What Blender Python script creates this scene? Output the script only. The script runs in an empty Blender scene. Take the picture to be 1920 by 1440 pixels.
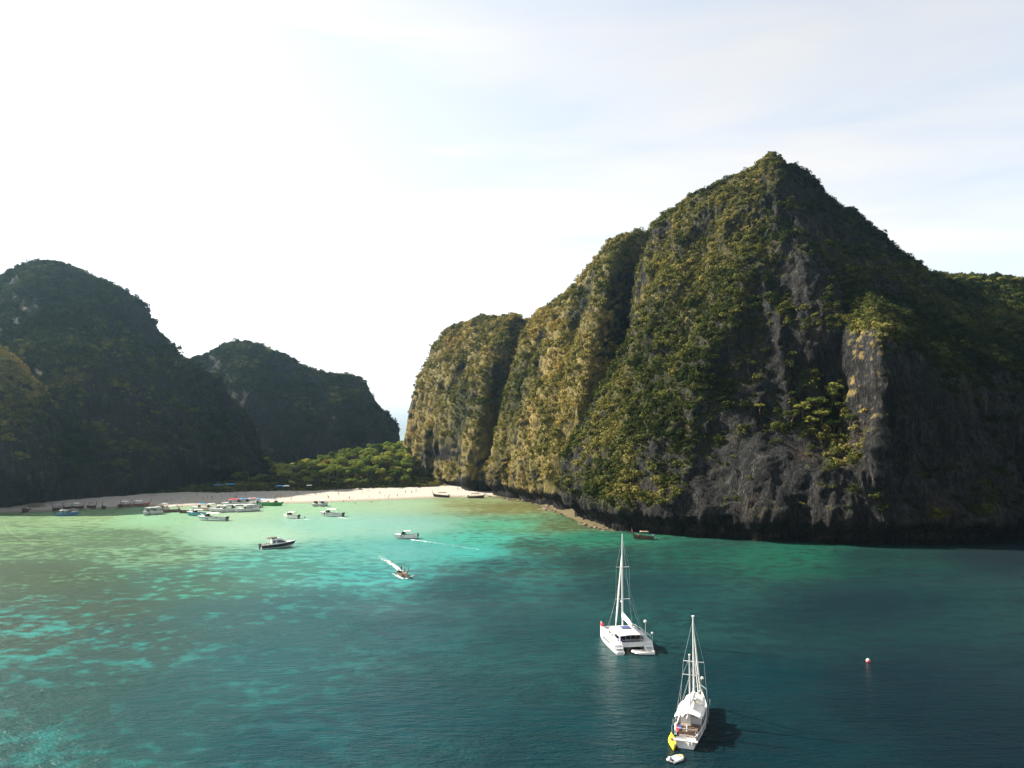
import bpy, bmesh, math, random
import numpy as np
from mathutils import Vector, Matrix, Euler

R = math.radians
random.seed(7)
RNG = np.random.default_rng(11)
SC = bpy.context.scene
COL = SC.collection

# ------------------------------------------------------------------ camera
CAM_H, FOC, PITCH = 36.0, 1478.0, math.atan(90.0 / 1478.0)   # metres, pixels of a 1920 frame, radians up
cam_d = bpy.data.cameras.new('camera')
cam_d.sensor_width = 36.0
cam_d.lens = 36.0 * FOC / 1920.0
cam_d.clip_start, cam_d.clip_end = 0.5, 12000.0
cam = bpy.data.objects.new('camera', cam_d)
cam.location = (0, 0, CAM_H)
cam.rotation_euler = (math.pi / 2 + PITCH, 0, 0)
COL.objects.link(cam)
SC.camera = cam

# ------------------------------------------------------------------ sky, sun, exposure
SUN_AZ, SUN_EL = R(-71), R(37)          # azimuth from +Y, negative towards the left
world = bpy.data.worlds.new('World')
SC.world = world
world.use_nodes = True
wn, wl = world.node_tree.nodes, world.node_tree.links
wn.clear()
w_out = wn.new('ShaderNodeOutputWorld')
w_bg = wn.new('ShaderNodeBackground'); w_bg.inputs['Strength'].default_value = 0.050
sky = wn.new('ShaderNodeTexSky')
sky.sky_type = 'NISHITA'; sky.sun_disc = False
sky.sun_elevation = SUN_EL; sky.sun_rotation = SUN_AZ
sky.air_density, sky.dust_density, sky.ozone_density, sky.altitude = 1.0, 2.0, 1.5, 0
# thin cirrus veils: long streaks of brighter air, over the whole dome
tc = wn.new('ShaderNodeTexCoord')
mp = wn.new('ShaderNodeMapping'); mp.inputs['Scale'].default_value = (1.1, 1.1, 7.5); mp.inputs['Rotation'].default_value = (R(4), R(-9), R(20))
nz = wn.new('ShaderNodeTexNoise'); nz.inputs['Scale'].default_value = 1.7; nz.inputs['Detail'].default_value = 5; nz.inputs['Roughness'].default_value = 0.5
nz.inputs['Distortion'].default_value = 0.5
rp = wn.new('ShaderNodeValToRGB'); rp.color_ramp.elements[0].position = 0.44; rp.color_ramp.elements[1].position = 0.72
rp.color_ramp.elements[0].color = (0, 0, 0, 1); rp.color_ramp.elements[1].color = (1, 1, 1, 1)
bw = wn.new('ShaderNodeRGBToBW')
veil = wn.new('ShaderNodeMix'); veil.data_type = 'RGBA'
bright = wn.new('ShaderNodeMix'); bright.data_type = 'RGBA'; bright.blend_type = 'MIX'
wl.new(tc.outputs['Generated'], mp.inputs['Vector']); wl.new(mp.outputs[0], nz.inputs['Vector'])
wl.new(nz.outputs['Fac'], rp.inputs['Fac'])
wl.new(sky.outputs[0], bw.inputs[0])
mul = wn.new('ShaderNodeVectorMath'); mul.operation = 'SCALE'; mul.inputs[0].default_value = (1.60, 1.52, 1.46)
wl.new(bw.outputs[0], mul.inputs['Scale'])
wl.new(rp.outputs[0], veil.inputs['Factor']); wl.new(sky.outputs[0], veil.inputs[6]); wl.new(mul.outputs[0], veil.inputs[7])
# a constant thin whitish veil over everything
bright.inputs['Factor'].default_value = 0.45
wl.new(veil.outputs[2], bright.inputs[6]); wl.new(mul.outputs[0], bright.inputs[7])
lift = wn.new('ShaderNodeVectorMath'); lift.operation = 'ADD'; lift.inputs[1].default_value = (2.1, 2.25, 2.35)
wl.new(bright.outputs[2], lift.inputs[0])
wl.new(lift.outputs[0], w_bg.inputs['Color'])
wl.new(w_bg.outputs[0], w_out.inputs['Surface'])

SUN_V = Vector((math.sin(SUN_AZ) * math.cos(SUN_EL), math.cos(SUN_AZ) * math.cos(SUN_EL), math.sin(SUN_EL)))
sun_d = bpy.data.lights.new('sun', 'SUN')
sun_d.energy, sun_d.angle, sun_d.color = 5.0, R(0.53), (1.0, 0.93, 0.80)
sun = bpy.data.objects.new('sun', sun_d)
sun.rotation_euler = SUN_V.to_track_quat('Z', 'Y').to_euler()
sun.location = SUN_V * 900
COL.objects.link(sun)

SC.view_settings.view_transform = 'Standard'
SC.view_settings.look = 'None'
SC.view_settings.gamma = 1.0
SC.view_settings.use_curve_mapping = False
SC.view_settings.exposure = 1.75
SC.render.engine = 'CYCLES'
SC.cycles.max_bounces = 5
SC.cycles.diffuse_bounces = 1
SC.cycles.glossy_bounces = 3
SC.cycles.transparent_max_bounces = 10
SC.cycles.volume_bounces = 0
SC.cycles.sample_clamp_indirect = 6
SC.cycles.sample_clamp_direct = 0

# ------------------------------------------------------------------ pixel <-> world
CP, SP = math.cos(PITCH), math.sin(PITCH)
def P(px, py, Y):
    u, v = (px - 960.0) / FOC, (720.0 - py) / FOC
    d = np.array([u, CP - v * SP, SP + v * CP])
    return np.array([0, 0, CAM_H]) + d * (Y / d[1])
def PZ(px, py, z=0.0):
    u, v = (px - 960.0) / FOC, (720.0 - py) / FOC
    d = np.array([u, CP - v * SP, SP + v * CP])
    return np.array([0, 0, CAM_H]) + d * ((z - CAM_H) / d[2])
def project(V):
    q = V - np.array([0, 0, CAM_H])
    fwd = q[..., 1] * CP + q[..., 2] * SP
    up = -q[..., 1] * SP + q[..., 2] * CP
    return 960 + FOC * q[..., 0] / fwd, 720 - FOC * up / fwd, fwd

# ------------------------------------------------------------------ noise (numpy)
def _hash(i, j, k, s):
    h = (i.astype(np.int64) * 374761393 + j.astype(np.int64) * 668265263 + k.astype(np.int64) * 2147483647 + s * 974634533) & 0xffffffff
    h = ((h ^ (h >> 13)) * 1274126177) & 0xffffffff
    h = ((h ^ (h >> 16)) * 2246822519) & 0xffffffff
    return ((h ^ (h >> 15)) & 0xffff) / 65535.0
def noise(p, seed=0):
    """value noise in -1..1 for an (n,3) array"""
    f = np.floor(p); t = p - f; t = t * t * t * (t * (t * 6 - 15) + 10)
    i, j, k = f[:, 0].astype(np.int64), f[:, 1].astype(np.int64), f[:, 2].astype(np.int64)
    r = 0
    for a in (0, 1):
        wa = t[:, 0] if a else 1 - t[:, 0]
        for b in (0, 1):
            wb = t[:, 1] if b else 1 - t[:, 1]
            for c in (0, 1):
                wc = t[:, 2] if c else 1 - t[:, 2]
                r = r + wa * wb * wc * _hash(i + a, j + b, k + c, seed)
    return r * 2 - 1
def fbm(p, octaves=4, seed=0, gain=0.5):
    r, a, n = 0, 1.0, 0
    for o in range(octaves):
        r = r + a * noise(p * (2.03 ** o) + o * 17.3, seed + o); n += a; a *= gain
    return r / n
def sstep(a, b, x):
    t = np.clip((x - a) / (b - a), 0, 1)
    return t * t * (3 - 2 * t)

# ------------------------------------------------------------------ object helpers
def tag(o, label=None, cat=None, group=None, kind=None):
    if label: o['label'] = label
    if cat: o['category'] = cat
    if group: o['group'] = group
    if kind: o['kind'] = kind
    return o
def new_mesh(name, verts, faces, mats=None, smooth=False, idx=None):
    me = bpy.data.meshes.new(name)
    me.from_pydata([tuple(map(float, v)) for v in verts], [], [tuple(map(int, f)) for f in faces])
    for m in (mats if isinstance(mats, (list, tuple)) else [mats] if mats else []): me.materials.append(m)
    if idx is not None: me.polygons.foreach_set('material_index', np.asarray(idx, dtype=np.int32))
    if smooth: me.polygons.foreach_set('use_smooth', np.ones(len(me.polygons), dtype=bool))
    me.update()
    return me
def grid_mesh(name, V, mat, smooth=True, attrs=None):
    """V: (nu,nv,3) -> quads, quick path"""
    nu, nv = V.shape[:2]
    me = bpy.data.meshes.new(name)
    me.vertices.add(nu * nv)
    me.vertices.foreach_set('co', V.reshape(-1).astype(np.float32))
    i = np.arange(nu * nv).reshape(nu, nv)
    q = np.stack([i[:-1, :-1], i[1:, :-1], i[1:, 1:], i[:-1, 1:]], -1).reshape(-1, 4)
    me.loops.add(q.size); me.polygons.add(len(q))
    me.loops.foreach_set('vertex_index', q.reshape(-1).astype(np.int32))
    me.polygons.foreach_set('loop_start', (np.arange(len(q)) * 4).astype(np.int32))
    me.polygons.foreach_set('use_smooth', np.full(len(q), smooth, dtype=bool))
    me.materials.append(mat)
    for k, a in (attrs or {}).items():
        if a.ndim == 1 or a.shape[-1] == 1 or a.shape == (nu, nv):
            at = me.attributes.new(k, 'FLOAT', 'POINT'); at.data.foreach_set('value', a.reshape(-1).astype(np.float32))
        else:
            at = me.attributes.new(k, 'FLOAT_COLOR', 'POINT')
            c = np.ones((nu * nv, 4), np.float32); c[:, :3] = a.reshape(-1, 3); at.data.foreach_set('color', c.reshape(-1))
    me.update(calc_edges=True); me.validate()
    return me
def link(name, me, parent=None, loc=(0, 0, 0), rot=(0, 0, 0)):
    o = bpy.data.objects.new(name, me)
    COL.objects.link(o)
    o.location = loc; o.rotation_euler = rot
    if parent: o.parent = parent
    return o
def empty(name, loc=(0, 0, 0), rz=0.0):
    o = bpy.data.objects.new(name, None); COL.objects.link(o)
    o.empty_display_size = 0.5
    o.location = loc; o.rotation_euler = (0, 0, rz)
    return o

# ------------------------------------------------------------------ materials
def nmat(name):
    m = bpy.data.materials.new(name); m.use_nodes = True
    n, l = m.node_tree.nodes, m.node_tree.links
    b = n['Principled BSDF']
    return m, n, l, b
def node(n, t, **kw):
    x = n.new(t)
    for k, v in kw.items(): setattr(x, k, v)
    return x
def ramp(n, l, fac, stops):
    r = n.new('ShaderNodeValToRGB'); e = r.color_ramp.elements
    while len(e) < len(stops): e.new(0.5)
    for s, (p, c) in zip(e, stops): s.position = p; s.color = (*c, 1)
    l.new(fac, r.inputs['Fac'])
    return r.outputs['Color']
def mixc(n, l, fac, a, b, mode='MIX'):
    m = n.new('ShaderNodeMix'); m.data_type = 'RGBA'; m.blend_type = mode
    for s, v in ((0, fac), (6, a), (7, b)):
        if hasattr(v, 'links'): l.new(v, m.inputs[s])
        elif s == 0: m.inputs[s].default_value = v
        else: m.inputs[s].default_value = (*v, 1)
    return m.outputs[2]
def math_n(n, l, op, a, b=None, clamp=False):
    m = n.new('ShaderNodeMath'); m.operation = op; m.use_clamp = clamp
    for s, v in ((0, a), (1, b)):
        if v is None: continue
        if hasattr(v, 'links'): l.new(v, m.inputs[s])
        else: m.inputs[s].default_value = v
    return m.outputs[0]
def wnoise(n, l, scale3, detail=4, rough=0.55, scale=1.0, dist=0.0, rot=(0, 0, 0)):
    g = n.new('ShaderNodeNewGeometry')
    mp_ = n.new('ShaderNodeMapping'); mp_.inputs['Scale'].default_value = scale3; mp_.inputs['Rotation'].default_value = rot
    t = n.new('ShaderNodeTexNoise'); t.inputs['Scale'].default_value = scale
    t.inputs['Detail'].default_value = detail; t.inputs['Roughness'].default_value = rough; t.inputs['Distortion'].default_value = dist
    l.new(g.outputs['Position'], mp_.inputs['Vector']); l.new(mp_.outputs[0], t.inputs['Vector'])
    return t.outputs['Fac']

def plain(name, col, rough=0.5, metal=0.0, spec=0.5, var=0.12, scale=3.0):
    """painted / plastic / cloth surface with faint wear"""
    m, n, l, b = nmat(name)
    tcn = n.new('ShaderNodeTexCoord'); t = n.new('ShaderNodeTexNoise')
    t.inputs['Scale'].default_value = scale; t.inputs['Detail'].default_value = 4
    l.new(tcn.outputs['Object'], t.inputs['Vector'])
    lo = tuple(c * (1 - var) for c in col); hi = tuple(min(1, c * (1 + var * 0.5)) for c in col)
    l.new(ramp(n, l, t.outputs['Fac'], [(0.3, lo), (0.7, hi)]), b.inputs['Base Color'])
    b.inputs['Roughness'].default_value = rough; b.inputs['Metallic'].default_value = metal
    b.inputs['Specular IOR Level'].default_value = spec
    return m

def rock_material():
    m, n, l, b = nmat('limestone')
    streak = wnoise(n, l, (0.42, 0.42, 0.045), 6, 0.62, 1.0, 0.6)
    streak2 = wnoise(n, l, (1.25, 1.25, 0.10), 5, 0.66, 1.0, 0.4)
    blotch = wnoise(n, l, (0.05, 0.05, 0.03), 4, 0.55)
    pale = wnoise(n, l, (0.11, 0.11, 0.05), 5, 0.6, 1.0, 0.5)
    fine = wnoise(n, l, (1.7, 1.7, 0.8), 6, 0.7)
    crack = math_n(n, l, 'ABSOLUTE', math_n(n, l, 'SUBTRACT', wnoise(n, l, (0.55, 0.55, 0.22), 5, 0.6, 1.0, 0.8), 0.5))
    sv = math_n(n, l, 'ADD', math_n(n, l, 'MULTIPLY', streak, 0.45), math_n(n, l, 'ADD', math_n(n, l, 'MULTIPLY', streak2, 0.30), math_n(n, l, 'MULTIPLY', pale, 0.25)))
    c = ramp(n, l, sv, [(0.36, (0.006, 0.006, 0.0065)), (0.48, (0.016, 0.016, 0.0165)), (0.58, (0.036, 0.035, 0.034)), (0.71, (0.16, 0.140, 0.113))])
    rust = ramp(n, l, blotch, [(0.56, (0, 0, 0)), (0.72, (1, 1, 1))])
    rf = math_n(n, l, 'MULTIPLY', rust, 0.35)
    c = mixc(n, l, rf, c, mixc(n, l, 0.7, c, (0.11, 0.066, 0.038)))
    c = mixc(n, l, 0.7, c, ramp(n, l, fine, [(0.35, (0.30, 0.30, 0.30)), (0.65, (1.30, 1.28, 1.24))]), 'MULTIPLY')
    c = mixc(n, l, 1.0, c, ramp(n, l, crack, [(0.0, (0.25, 0.25, 0.25)), (0.045, (1, 1, 1))]), 'MULTIPLY')
    # dry grass, moss and creepers, with sunlit warmth of the bright walls tinted in
    at = n.new('ShaderNodeAttribute'); at.attribute_name = 'veg'  # plant cover plus the warm tint of sunlit ground
    pat = wnoise(n, l, (0.28, 0.28, 0.14), 5, 0.6)
    v = math_n(n, l, 'ADD', at.outputs['Fac'], math_n(n, l, 'MULTIPLY', math_n(n, l, 'SUBTRACT', pat, 0.5), 1.6))
    vf = math_n(n, l, 'MULTIPLY', ramp(n, l, v, [(0.35, (0, 0, 0)), (0.75, (1, 1, 1))]), 0.9)
    hn = wnoise(n, l, (0.06, 0.06, 0.04), 4, 0.6)
    da = n.new('ShaderNodeAttribute'); da.attribute_name = 'dry'  # besides dryness, brightens sunlit walls and darkens shaded slopes
    hue = math_n(n, l, 'ADD', da.outputs['Fac'], math_n(n, l, 'MULTIPLY', math_n(n, l, 'SUBTRACT', hn, 0.5), 0.9))
    g = ramp(n, l, hue, [(0.1, (0.014, 0.018, 0.007)), (0.40, (0.042, 0.042, 0.015)), (0.65, (0.175, 0.140, 0.052)), (0.9, (0.26, 0.180, 0.068))])
    g = mixc(n, l, 0.6, g, ramp(n, l, fine, [(0.3, (0.35, 0.4, 0.3)), (0.7, (1.3, 1.3, 1.2))]), 'MULTIPLY')
    c = mixc(n, l, vf, c, g)
    # wet tidal stain at the waterline
    geo = n.new('ShaderNodeNewGeometry'); sx = n.new('ShaderNodeSeparateXYZ'); l.new(geo.outputs['Position'], sx.inputs[0])
    tide = math_n(n, l, 'ADD', sx.outputs['Z'], math_n(n, l, 'MULTIPLY', fine, 1.5))
    tf = ramp(n, l, math_n(n, l, 'DIVIDE', tide, 6.0), [(0.30, (0.42, 0.40, 0.38)), (0.50, (1, 1, 1))])
    c = mixc(n, l, 1.0, c, tf, 'MULTIPLY')
    l.new(c, b.inputs['Base Color'])
    b.inputs['Roughness'].default_value = 0.92; b.inputs['Specular IOR Level'].default_value = 0.15
    bm1 = n.new('ShaderNodeBump'); bm1.inputs['Strength'].default_value = 1.0; bm1.inputs['Distance'].default_value = 1.3
    hsum = math_n(n, l, 'ADD', math_n(n, l, 'ADD', streak, math_n(n, l, 'MULTIPLY', streak2, 0.55)), math_n(n, l, 'ADD', math_n(n, l, 'MULTIPLY', fine, 0.45), math_n(n, l, 'MULTIPLY', math_n(n, l, 'MINIMUM', crack, 0.07), 4.0)))
    l.new(hsum, bm1.inputs['Height']); l.new(bm1.outputs[0], b.inputs['Normal'])
    return m

def leaf_material(name, stops, hue_scale=0.03, trans=0.13, rnd=0.5, dry=False):
    """stops: colours from dark to dry (with the dry field also from shaded to sunlit), picked by a patchy field plus one random value per plant"""
    m = bpy.data.materials.new(name); m.use_nodes = True
    n, l = m.node_tree.nodes, m.node_tree.links
    n.clear()
    out = n.new('ShaderNodeOutputMaterial')
    hue = wnoise(n, l, (hue_scale, hue_scale, hue_scale * 0.7), 4, 0.6)
    oi = n.new('ShaderNodeObjectInfo')
    v = math_n(n, l, 'ADD', hue, math_n(n, l, 'MULTIPLY', math_n(n, l, 'SUBTRACT', oi.outputs['Random'], 0.5), rnd))
    if dry:
        da = n.new('ShaderNodeAttribute'); da.attribute_type = 'INSTANCER'; da.attribute_name = 'dry'  # dryness field also paints sun and shade into the scrub colour
        v = math_n(n, l, 'ADD', da.outputs['Fac'], math_n(n, l, 'MULTIPLY', math_n(n, l, 'SUBTRACT', v, 0.5), 0.9))
    c = ramp(n, l, v, stops)
    leafn = wnoise(n, l, (1.2, 1.2, 1.2), 2, 0.5)
    c = mixc(n, l, 0.5, c, ramp(n, l, leafn, [(0.3, (0.55, 0.6, 0.5)), (0.7, (1.35, 1.35, 1.2))]), 'MULTIPLY')
    d = n.new('ShaderNodeBsdfDiffuse'); t = n.new('ShaderNodeBsdfTranslucent'); mx = n.new('ShaderNodeMixShader')
    l.new(c, d.inputs['Color']); l.new(mixc(n, l, 1.0, c, (1.1, 1.15, 0.6), 'MULTIPLY'), t.inputs['Color'])
    mx.inputs[0].default_value = trans
    l.new(d.outputs[0], mx.inputs[1]); l.new(t.outputs[0], mx.inputs[2]); l.new(mx.outputs[0], out.inputs['Surface'])
    return m

M = {}
M['rock'] = rock_material()
M['scrub'] = leaf_material('scrub_leaves', [(0.08, (0.011, 0.016, 0.006)), (0.35, (0.036, 0.046, 0.014)), (0.58, (0.135, 0.124, 0.038)), (0.78, (0.255, 0.195, 0.066)), (0.95, (0.33, 0.21, 0.07))], 0.05, 0.12, 0.34, True)
M['forest'] = leaf_material('forest_leaves', [(0.20, (0.042, 0.064, 0.018)), (0.45, (0.105, 0.135, 0.034)), (0.62, (0.185, 0.205, 0.052)), (0.80, (0.29, 0.265, 0.075))], 0.03, 0.35, 0.5)
M['cliff_leaf'] = leaf_material('cliff_tree_leaves', [(0.20, (0.035, 0.050, 0.014)), (0.45, (0.075, 0.092, 0.024)), (0.62, (0.13, 0.140, 0.036)), (0.80, (0.19, 0.180, 0.05))], 0.03, 0.25, 0.5)
M['dry_leaf'] = leaf_material('dry_leaves', [(0.25, (0.14, 0.085, 0.022)), (0.6, (0.24, 0.13, 0.035)), (0.85, (0.26, 0.17, 0.05))], 0.03, 0.3, 0.4)
M['bark'] = plain('bark', (0.10, 0.075, 0.055), 0.9, 0, 0.1, 0.4)

def sand_material():
    m, n, l, b = nmat('beach_sand')
    at = n.new('ShaderNodeAttribute'); at.attribute_name = 'litter'
    gr = wnoise(n, l, (0.5, 0.5, 0.5), 6, 0.6)
    c = ramp(n, l, gr, [(0.3, (0.26, 0.236, 0.202)), (0.7, (0.36, 0.33, 0.285))])
    geo = n.new('ShaderNodeNewGeometry'); sx = n.new('ShaderNodeSeparateXYZ'); l.new(geo.outputs['Position'], sx.inputs[0])
    wet = ramp(n, l, math_n(n, l, 'ADD', sx.outputs['Z'], math_n(n, l, 'MULTIPLY', gr, 0.25)), [(0.18, (0.62, 0.58, 0.52)), (0.55, (1, 1, 1))])
    c = mixc(n, l, 1.0, c, wet, 'MULTIPLY')
    lf = math_n(n, l, 'ADD', at.outputs['Fac'], math_n(n, l, 'MULTIPLY', math_n(n, l, 'SUBTRACT', gr, 0.5), 0.9))
    c = mixc(n, l, ramp(n, l, lf, [(0.4, (0, 0, 0)), (0.6, (1, 1, 1))]), c, (0.075, 0.062, 0.032))
    l.new(c, b.inputs['Base Color']); b.inputs['Roughness'].default_value = 0.95; b.inputs['Specular IOR Level'].default_value = 0.1
    bp = n.new('ShaderNodeBump'); bp.inputs['Distance'].default_value = 0.25; bp.inputs['Strength'].default_value = 0.6
    l.new(gr, bp.inputs['Height']); l.new(bp.outputs[0], b.inputs['Normal'])
    return m
M['sand'] = sand_material()

def water_material():
    m, n, l, b = nmat('sea_water')
    def attr(k):
        a = n.new('ShaderNodeAttribute'); a.attribute_name = k; return a
    clear, reef, cover, alpha = attr('bed_sand'), attr('bed_reef'), attr('cover'), attr('shore')
    p1 = wnoise(n, l, (0.25, 0.27, 1.0), 4, 0.62, 1.0, 0.15, (0, 0, R(8)))
    p2 = wnoise(n, l, (0.035, 0.05, 1.0), 4, 0.6, 1.0, 0.2)
    pv = math_n(n, l, 'ADD', math_n(n, l, 'MULTIPLY', p1, 0.66), math_n(n, l, 'MULTIPLY', p2, 0.34))
    d = math_n(n, l, 'SUBTRACT', cover.outputs['Fac'], pv)
    f = ramp(n, l, math_n(n, l, 'ADD', math_n(n, l, 'MULTIPLY', d, 6.2), 0.5), [(0.15, (0, 0, 0)), (0.85, (1, 1, 1))])
    c = mixc(n, l, f, clear.outputs['Color'], reef.outputs['Color'])
    n.remove(b); out = n['Material Output']
    w1 = wnoise(n, l, (0.42, 0.95, 1.0), 4, 0.62, 1.0, 0.3, (0, 0, R(14)))
    w2 = wnoise(n, l, (2.2, 3.4, 1.0), 3, 0.6, 1.0, 0.2, (0, 0, R(-9)))
    w3 = wnoise(n, l, (0.15, 0.33, 1.0), 3, 0.5, 1.0, 0.2, (0, 0, R(12)))
    h = math_n(n, l, 'ADD', math_n(n, l, 'MULTIPLY', w1, 0.85), math_n(n, l, 'MULTIPLY', w2, 0.34))
    h = math_n(n, l, 'ADD', h, math_n(n, l, 'MULTIPLY', w3, 0.8))
    bp = n.new('ShaderNodeBump'); bp.inputs['Distance'].default_value = 0.62; bp.inputs['Strength'].default_value = 0.8
    gust = wnoise(n, l, (0.018, 0.045, 1.0), 4, 0.6, 1.0, 0.3, (0, 0, R(10)))
    l.new(math_n(n, l, 'ADD', math_n(n, l, 'MULTIPLY', math_n(n, l, 'SUBTRACT', gust, 0.5), 2.2), 0.75, True), bp.inputs['Strength'])
    l.new(h, bp.inputs['Height'])
    df = n.new('ShaderNodeBsdfDiffuse'); gl = n.new('ShaderNodeBsdfGlossy'); fr = n.new('ShaderNodeFresnel'); tr = n.new('ShaderNodeBsdfTransparent')
    gl.inputs['Roughness'].default_value = 0.24; fr.inputs['IOR'].default_value = 1.333
    l.new(c, df.inputs['Color']); l.new(bp.outputs[0], gl.inputs['Normal']); l.new(bp.outputs[0], fr.inputs['Normal']); l.new(bp.outputs[0], df.inputs['Normal'])
    m1, m2 = n.new('ShaderNodeMixShader'), n.new('ShaderNodeMixShader')
    l.new(math_n(n, l, 'MULTIPLY', math_n(n, l, 'POWER', fr.outputs[0], 1.5), 0.72, True), m1.inputs[0]); l.new(df.outputs[0], m1.inputs[1]); l.new(gl.outputs[0], m1.inputs[2])
    l.new(alpha.outputs['Fac'], m2.inputs[0]); l.new(tr.outputs[0], m2.inputs[1]); l.new(m1.outputs[0], m2.inputs[2])
    l.new(m2.outputs[0], out.inputs['Surface'])
    return m
M['water'] = water_material()

# ================================================================== the setting
# ------------------------------------------------------------------ shoreline and beach
SHORE_PX = [(-700, 966), (-300, 964), (0, 961), (60, 959), (130, 956), (180, 953), (270, 948), (345, 949), (440, 944), (500, 944), (600, 941), (700, 937), (800, 933), (880, 931), (920, 930),
            (960, 934), (1000, 943), (1040, 956), (1075, 972), (1105, 986), (1140, 992)]
_sh = np.array([PZ(x, y, 0.0)[:2] for x, y in SHORE_PX])
_sh = _sh[np.argsort(_sh[:, 0])]
def shore_y(x):
    w = np.interp(x, _sh[:, 0], _sh[:, 1])
    return w
def ground_z(x, y):
    x = np.asarray(x, float); y = np.asarray(y, float)
    s = y - shore_y(x) + 1.5 * np.sin(x * 0.06) 
    z = np.where(s < 0, np.maximum(s * 0.06, -6.0), np.minimum(s * 0.062, 3.0))
    hill = 15.0 * sstep(52, 135, s) * np.exp(-(((x + 84) / 42.0) ** 2))
    return z + hill * (x < 60)
xs = np.arange(-520, 90.1, 3.0); ys = np.concatenate([np.arange(280, 520, 2.2), np.arange(520, 900, 10)])
GX, GY = np.meshgrid(xs, ys, indexing='ij')
GZ = ground_z(GX, GY)
pp = np.stack([GX.ravel(), GY.ravel(), GX.ravel() * 0], -1)
GZ = GZ + (fbm(pp * 0.08, 3, 5).reshape(GX.shape)) * 0.25 * (GZ > 0.6)
S_ = GY - shore_y(GX)
litter = np.maximum(sstep(-16, -4, GX), 0) * 0.85 + sstep(44, 56, S_ + 4 * noise(pp * 0.1, 3).reshape(GX.shape))
beach = link('beach', grid_mesh('beach', np.stack([GX, GY, GZ], -1), M['sand'], True, {'litter': litter}))
tag(beach, 'white sand beach curving between the limestone cliffs', 'beach', kind='structure')

# ------------------------------------------------------------------ the sea
# (px, py): colour seen over clear sand, colour seen over reef, share of reef (all are the water body's own colour)
W = [
 (0, 975, (.17, .30, .13), (.095, .155, .07), 0.45), (150, 965, (.22, .36, .16), (.105, .175, .075), 0.45), (60, 1020, (.14, .26, .11), (.060, .115, .050), 0.54),
 (200, 1010, (.15, .29, .13), (.072, .142, .065), 0.55), (300, 970, (.22, .42, .24), (.14, .25, .10), 0.35), (300, 1040, (.16, .32, .17), (.062, .130, .062), 0.52),
 (100, 1080, (.10, .27, .13), (.042, .078, .038), 0.58), (420, 960, (.29, .44, .27), (.20, .30, .15), .34), (480, 1000, (.28, .46, .32), (.17, .31, .18), .34),
 (620, 985, (.20, .42, .32), (.12, .29, .20), .36), (560, 950, (.26, .45, .27), (.18, .32, .16), 0.25), (760, 945, (.25, .40, .23), (.18, .26, .11), 0.35),
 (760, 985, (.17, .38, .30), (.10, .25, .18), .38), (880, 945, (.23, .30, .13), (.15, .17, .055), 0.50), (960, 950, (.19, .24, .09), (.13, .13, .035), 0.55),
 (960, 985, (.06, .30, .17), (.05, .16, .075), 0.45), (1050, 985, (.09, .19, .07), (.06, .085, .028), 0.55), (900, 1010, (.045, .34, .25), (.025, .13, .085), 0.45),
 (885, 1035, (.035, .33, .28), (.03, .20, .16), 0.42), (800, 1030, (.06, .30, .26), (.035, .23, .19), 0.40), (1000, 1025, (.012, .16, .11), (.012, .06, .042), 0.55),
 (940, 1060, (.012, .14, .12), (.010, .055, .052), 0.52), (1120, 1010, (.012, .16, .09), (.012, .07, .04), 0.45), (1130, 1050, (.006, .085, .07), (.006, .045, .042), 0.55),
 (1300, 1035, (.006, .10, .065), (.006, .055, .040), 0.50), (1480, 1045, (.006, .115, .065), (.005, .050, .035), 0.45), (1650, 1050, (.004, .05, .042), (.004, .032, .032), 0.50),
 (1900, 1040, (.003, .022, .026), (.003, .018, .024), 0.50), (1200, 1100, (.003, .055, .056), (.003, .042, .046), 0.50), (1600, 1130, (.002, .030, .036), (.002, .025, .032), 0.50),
 (640, 1040, (.08, .33, .27), (.035, .22, .185), 0.50), (500, 1060, (.07, .36, .28), (.04, .17, .135), 0.55), (720, 1080, (.035, .32, .28), (.02, .14, .135), 0.52),
 (350, 1090, (.05, .36, .26), (.035, .10, .065), 0.58), (180, 1130, (.035, .26, .20), (.034, .070, .042), 0.58), (40, 1180, (.03, .25, .205), (.030, .065, .044), 0.54),
 (250, 1200, (.025, .22, .185), (.024, .068, .055), 0.58), (430, 1160, (.030, .24, .20), (.022, .085, .078), 0.60), (600, 1150, (.020, .17, .155), (.015, .085, .085), 0.58),
 (130, 1300, (.022, .18, .152), (.020, .070, .060), 0.58), (80, 1420, (.016, .165, .14), (.016, .075, .066), 0.52), (330, 1330, (.018, .145, .128), (.014, .075, .072), 0.58),
 (500, 1240, (.018, .17, .155), (.012, .080, .082), 0.58), (560, 1400, (.010, .10, .105), (.007, .060, .068), 0.52), (780, 1180, (.009, .095, .098), (.007, .068, .076), 0.52),
 (860, 1100, (.009, .10, .10), (.008, .062, .068), 0.52), (760, 1330, (.005, .066, .074), (.005, .056, .064), 0.50), (1000, 1180, (.004, .064, .068), (.004, .054, .060), 0.50),
 (1020, 1400, (.003, .048, .056), (.003, .042, .050), 0.50), (1350, 1300, (.002, .036, .043), (.002, .031, .039), 0.50), (1700, 1300, (.002, .022, .030), (.002, .019, .027), 0.50),
 (1900, 1420, (.002, .018, .026), (.002, .016, .024), 0.50), (1400, 1430, (.002, .030, .038), (.002, .026, .034), 0.50), (2300, 1150, (.002, .018, .026), (.002, .016, .024), 0.50),
 (-300, 1010, (.15, .28, .11), (.10, .13, .04), 0.52), (-400, 1250, (.03, .28, .22), (.028, .068, .048), 0.56), (700, 1900, (.004, .05, .06), (.004, .042, .052), 0.50),
]
def _plane(px, py):                       # interpolate in (bearing, log distance): colours change along with distance off the shore
    q = PZ(px, py, 0.0); return (q[0] / q[1], math.log(q[1]))
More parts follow.
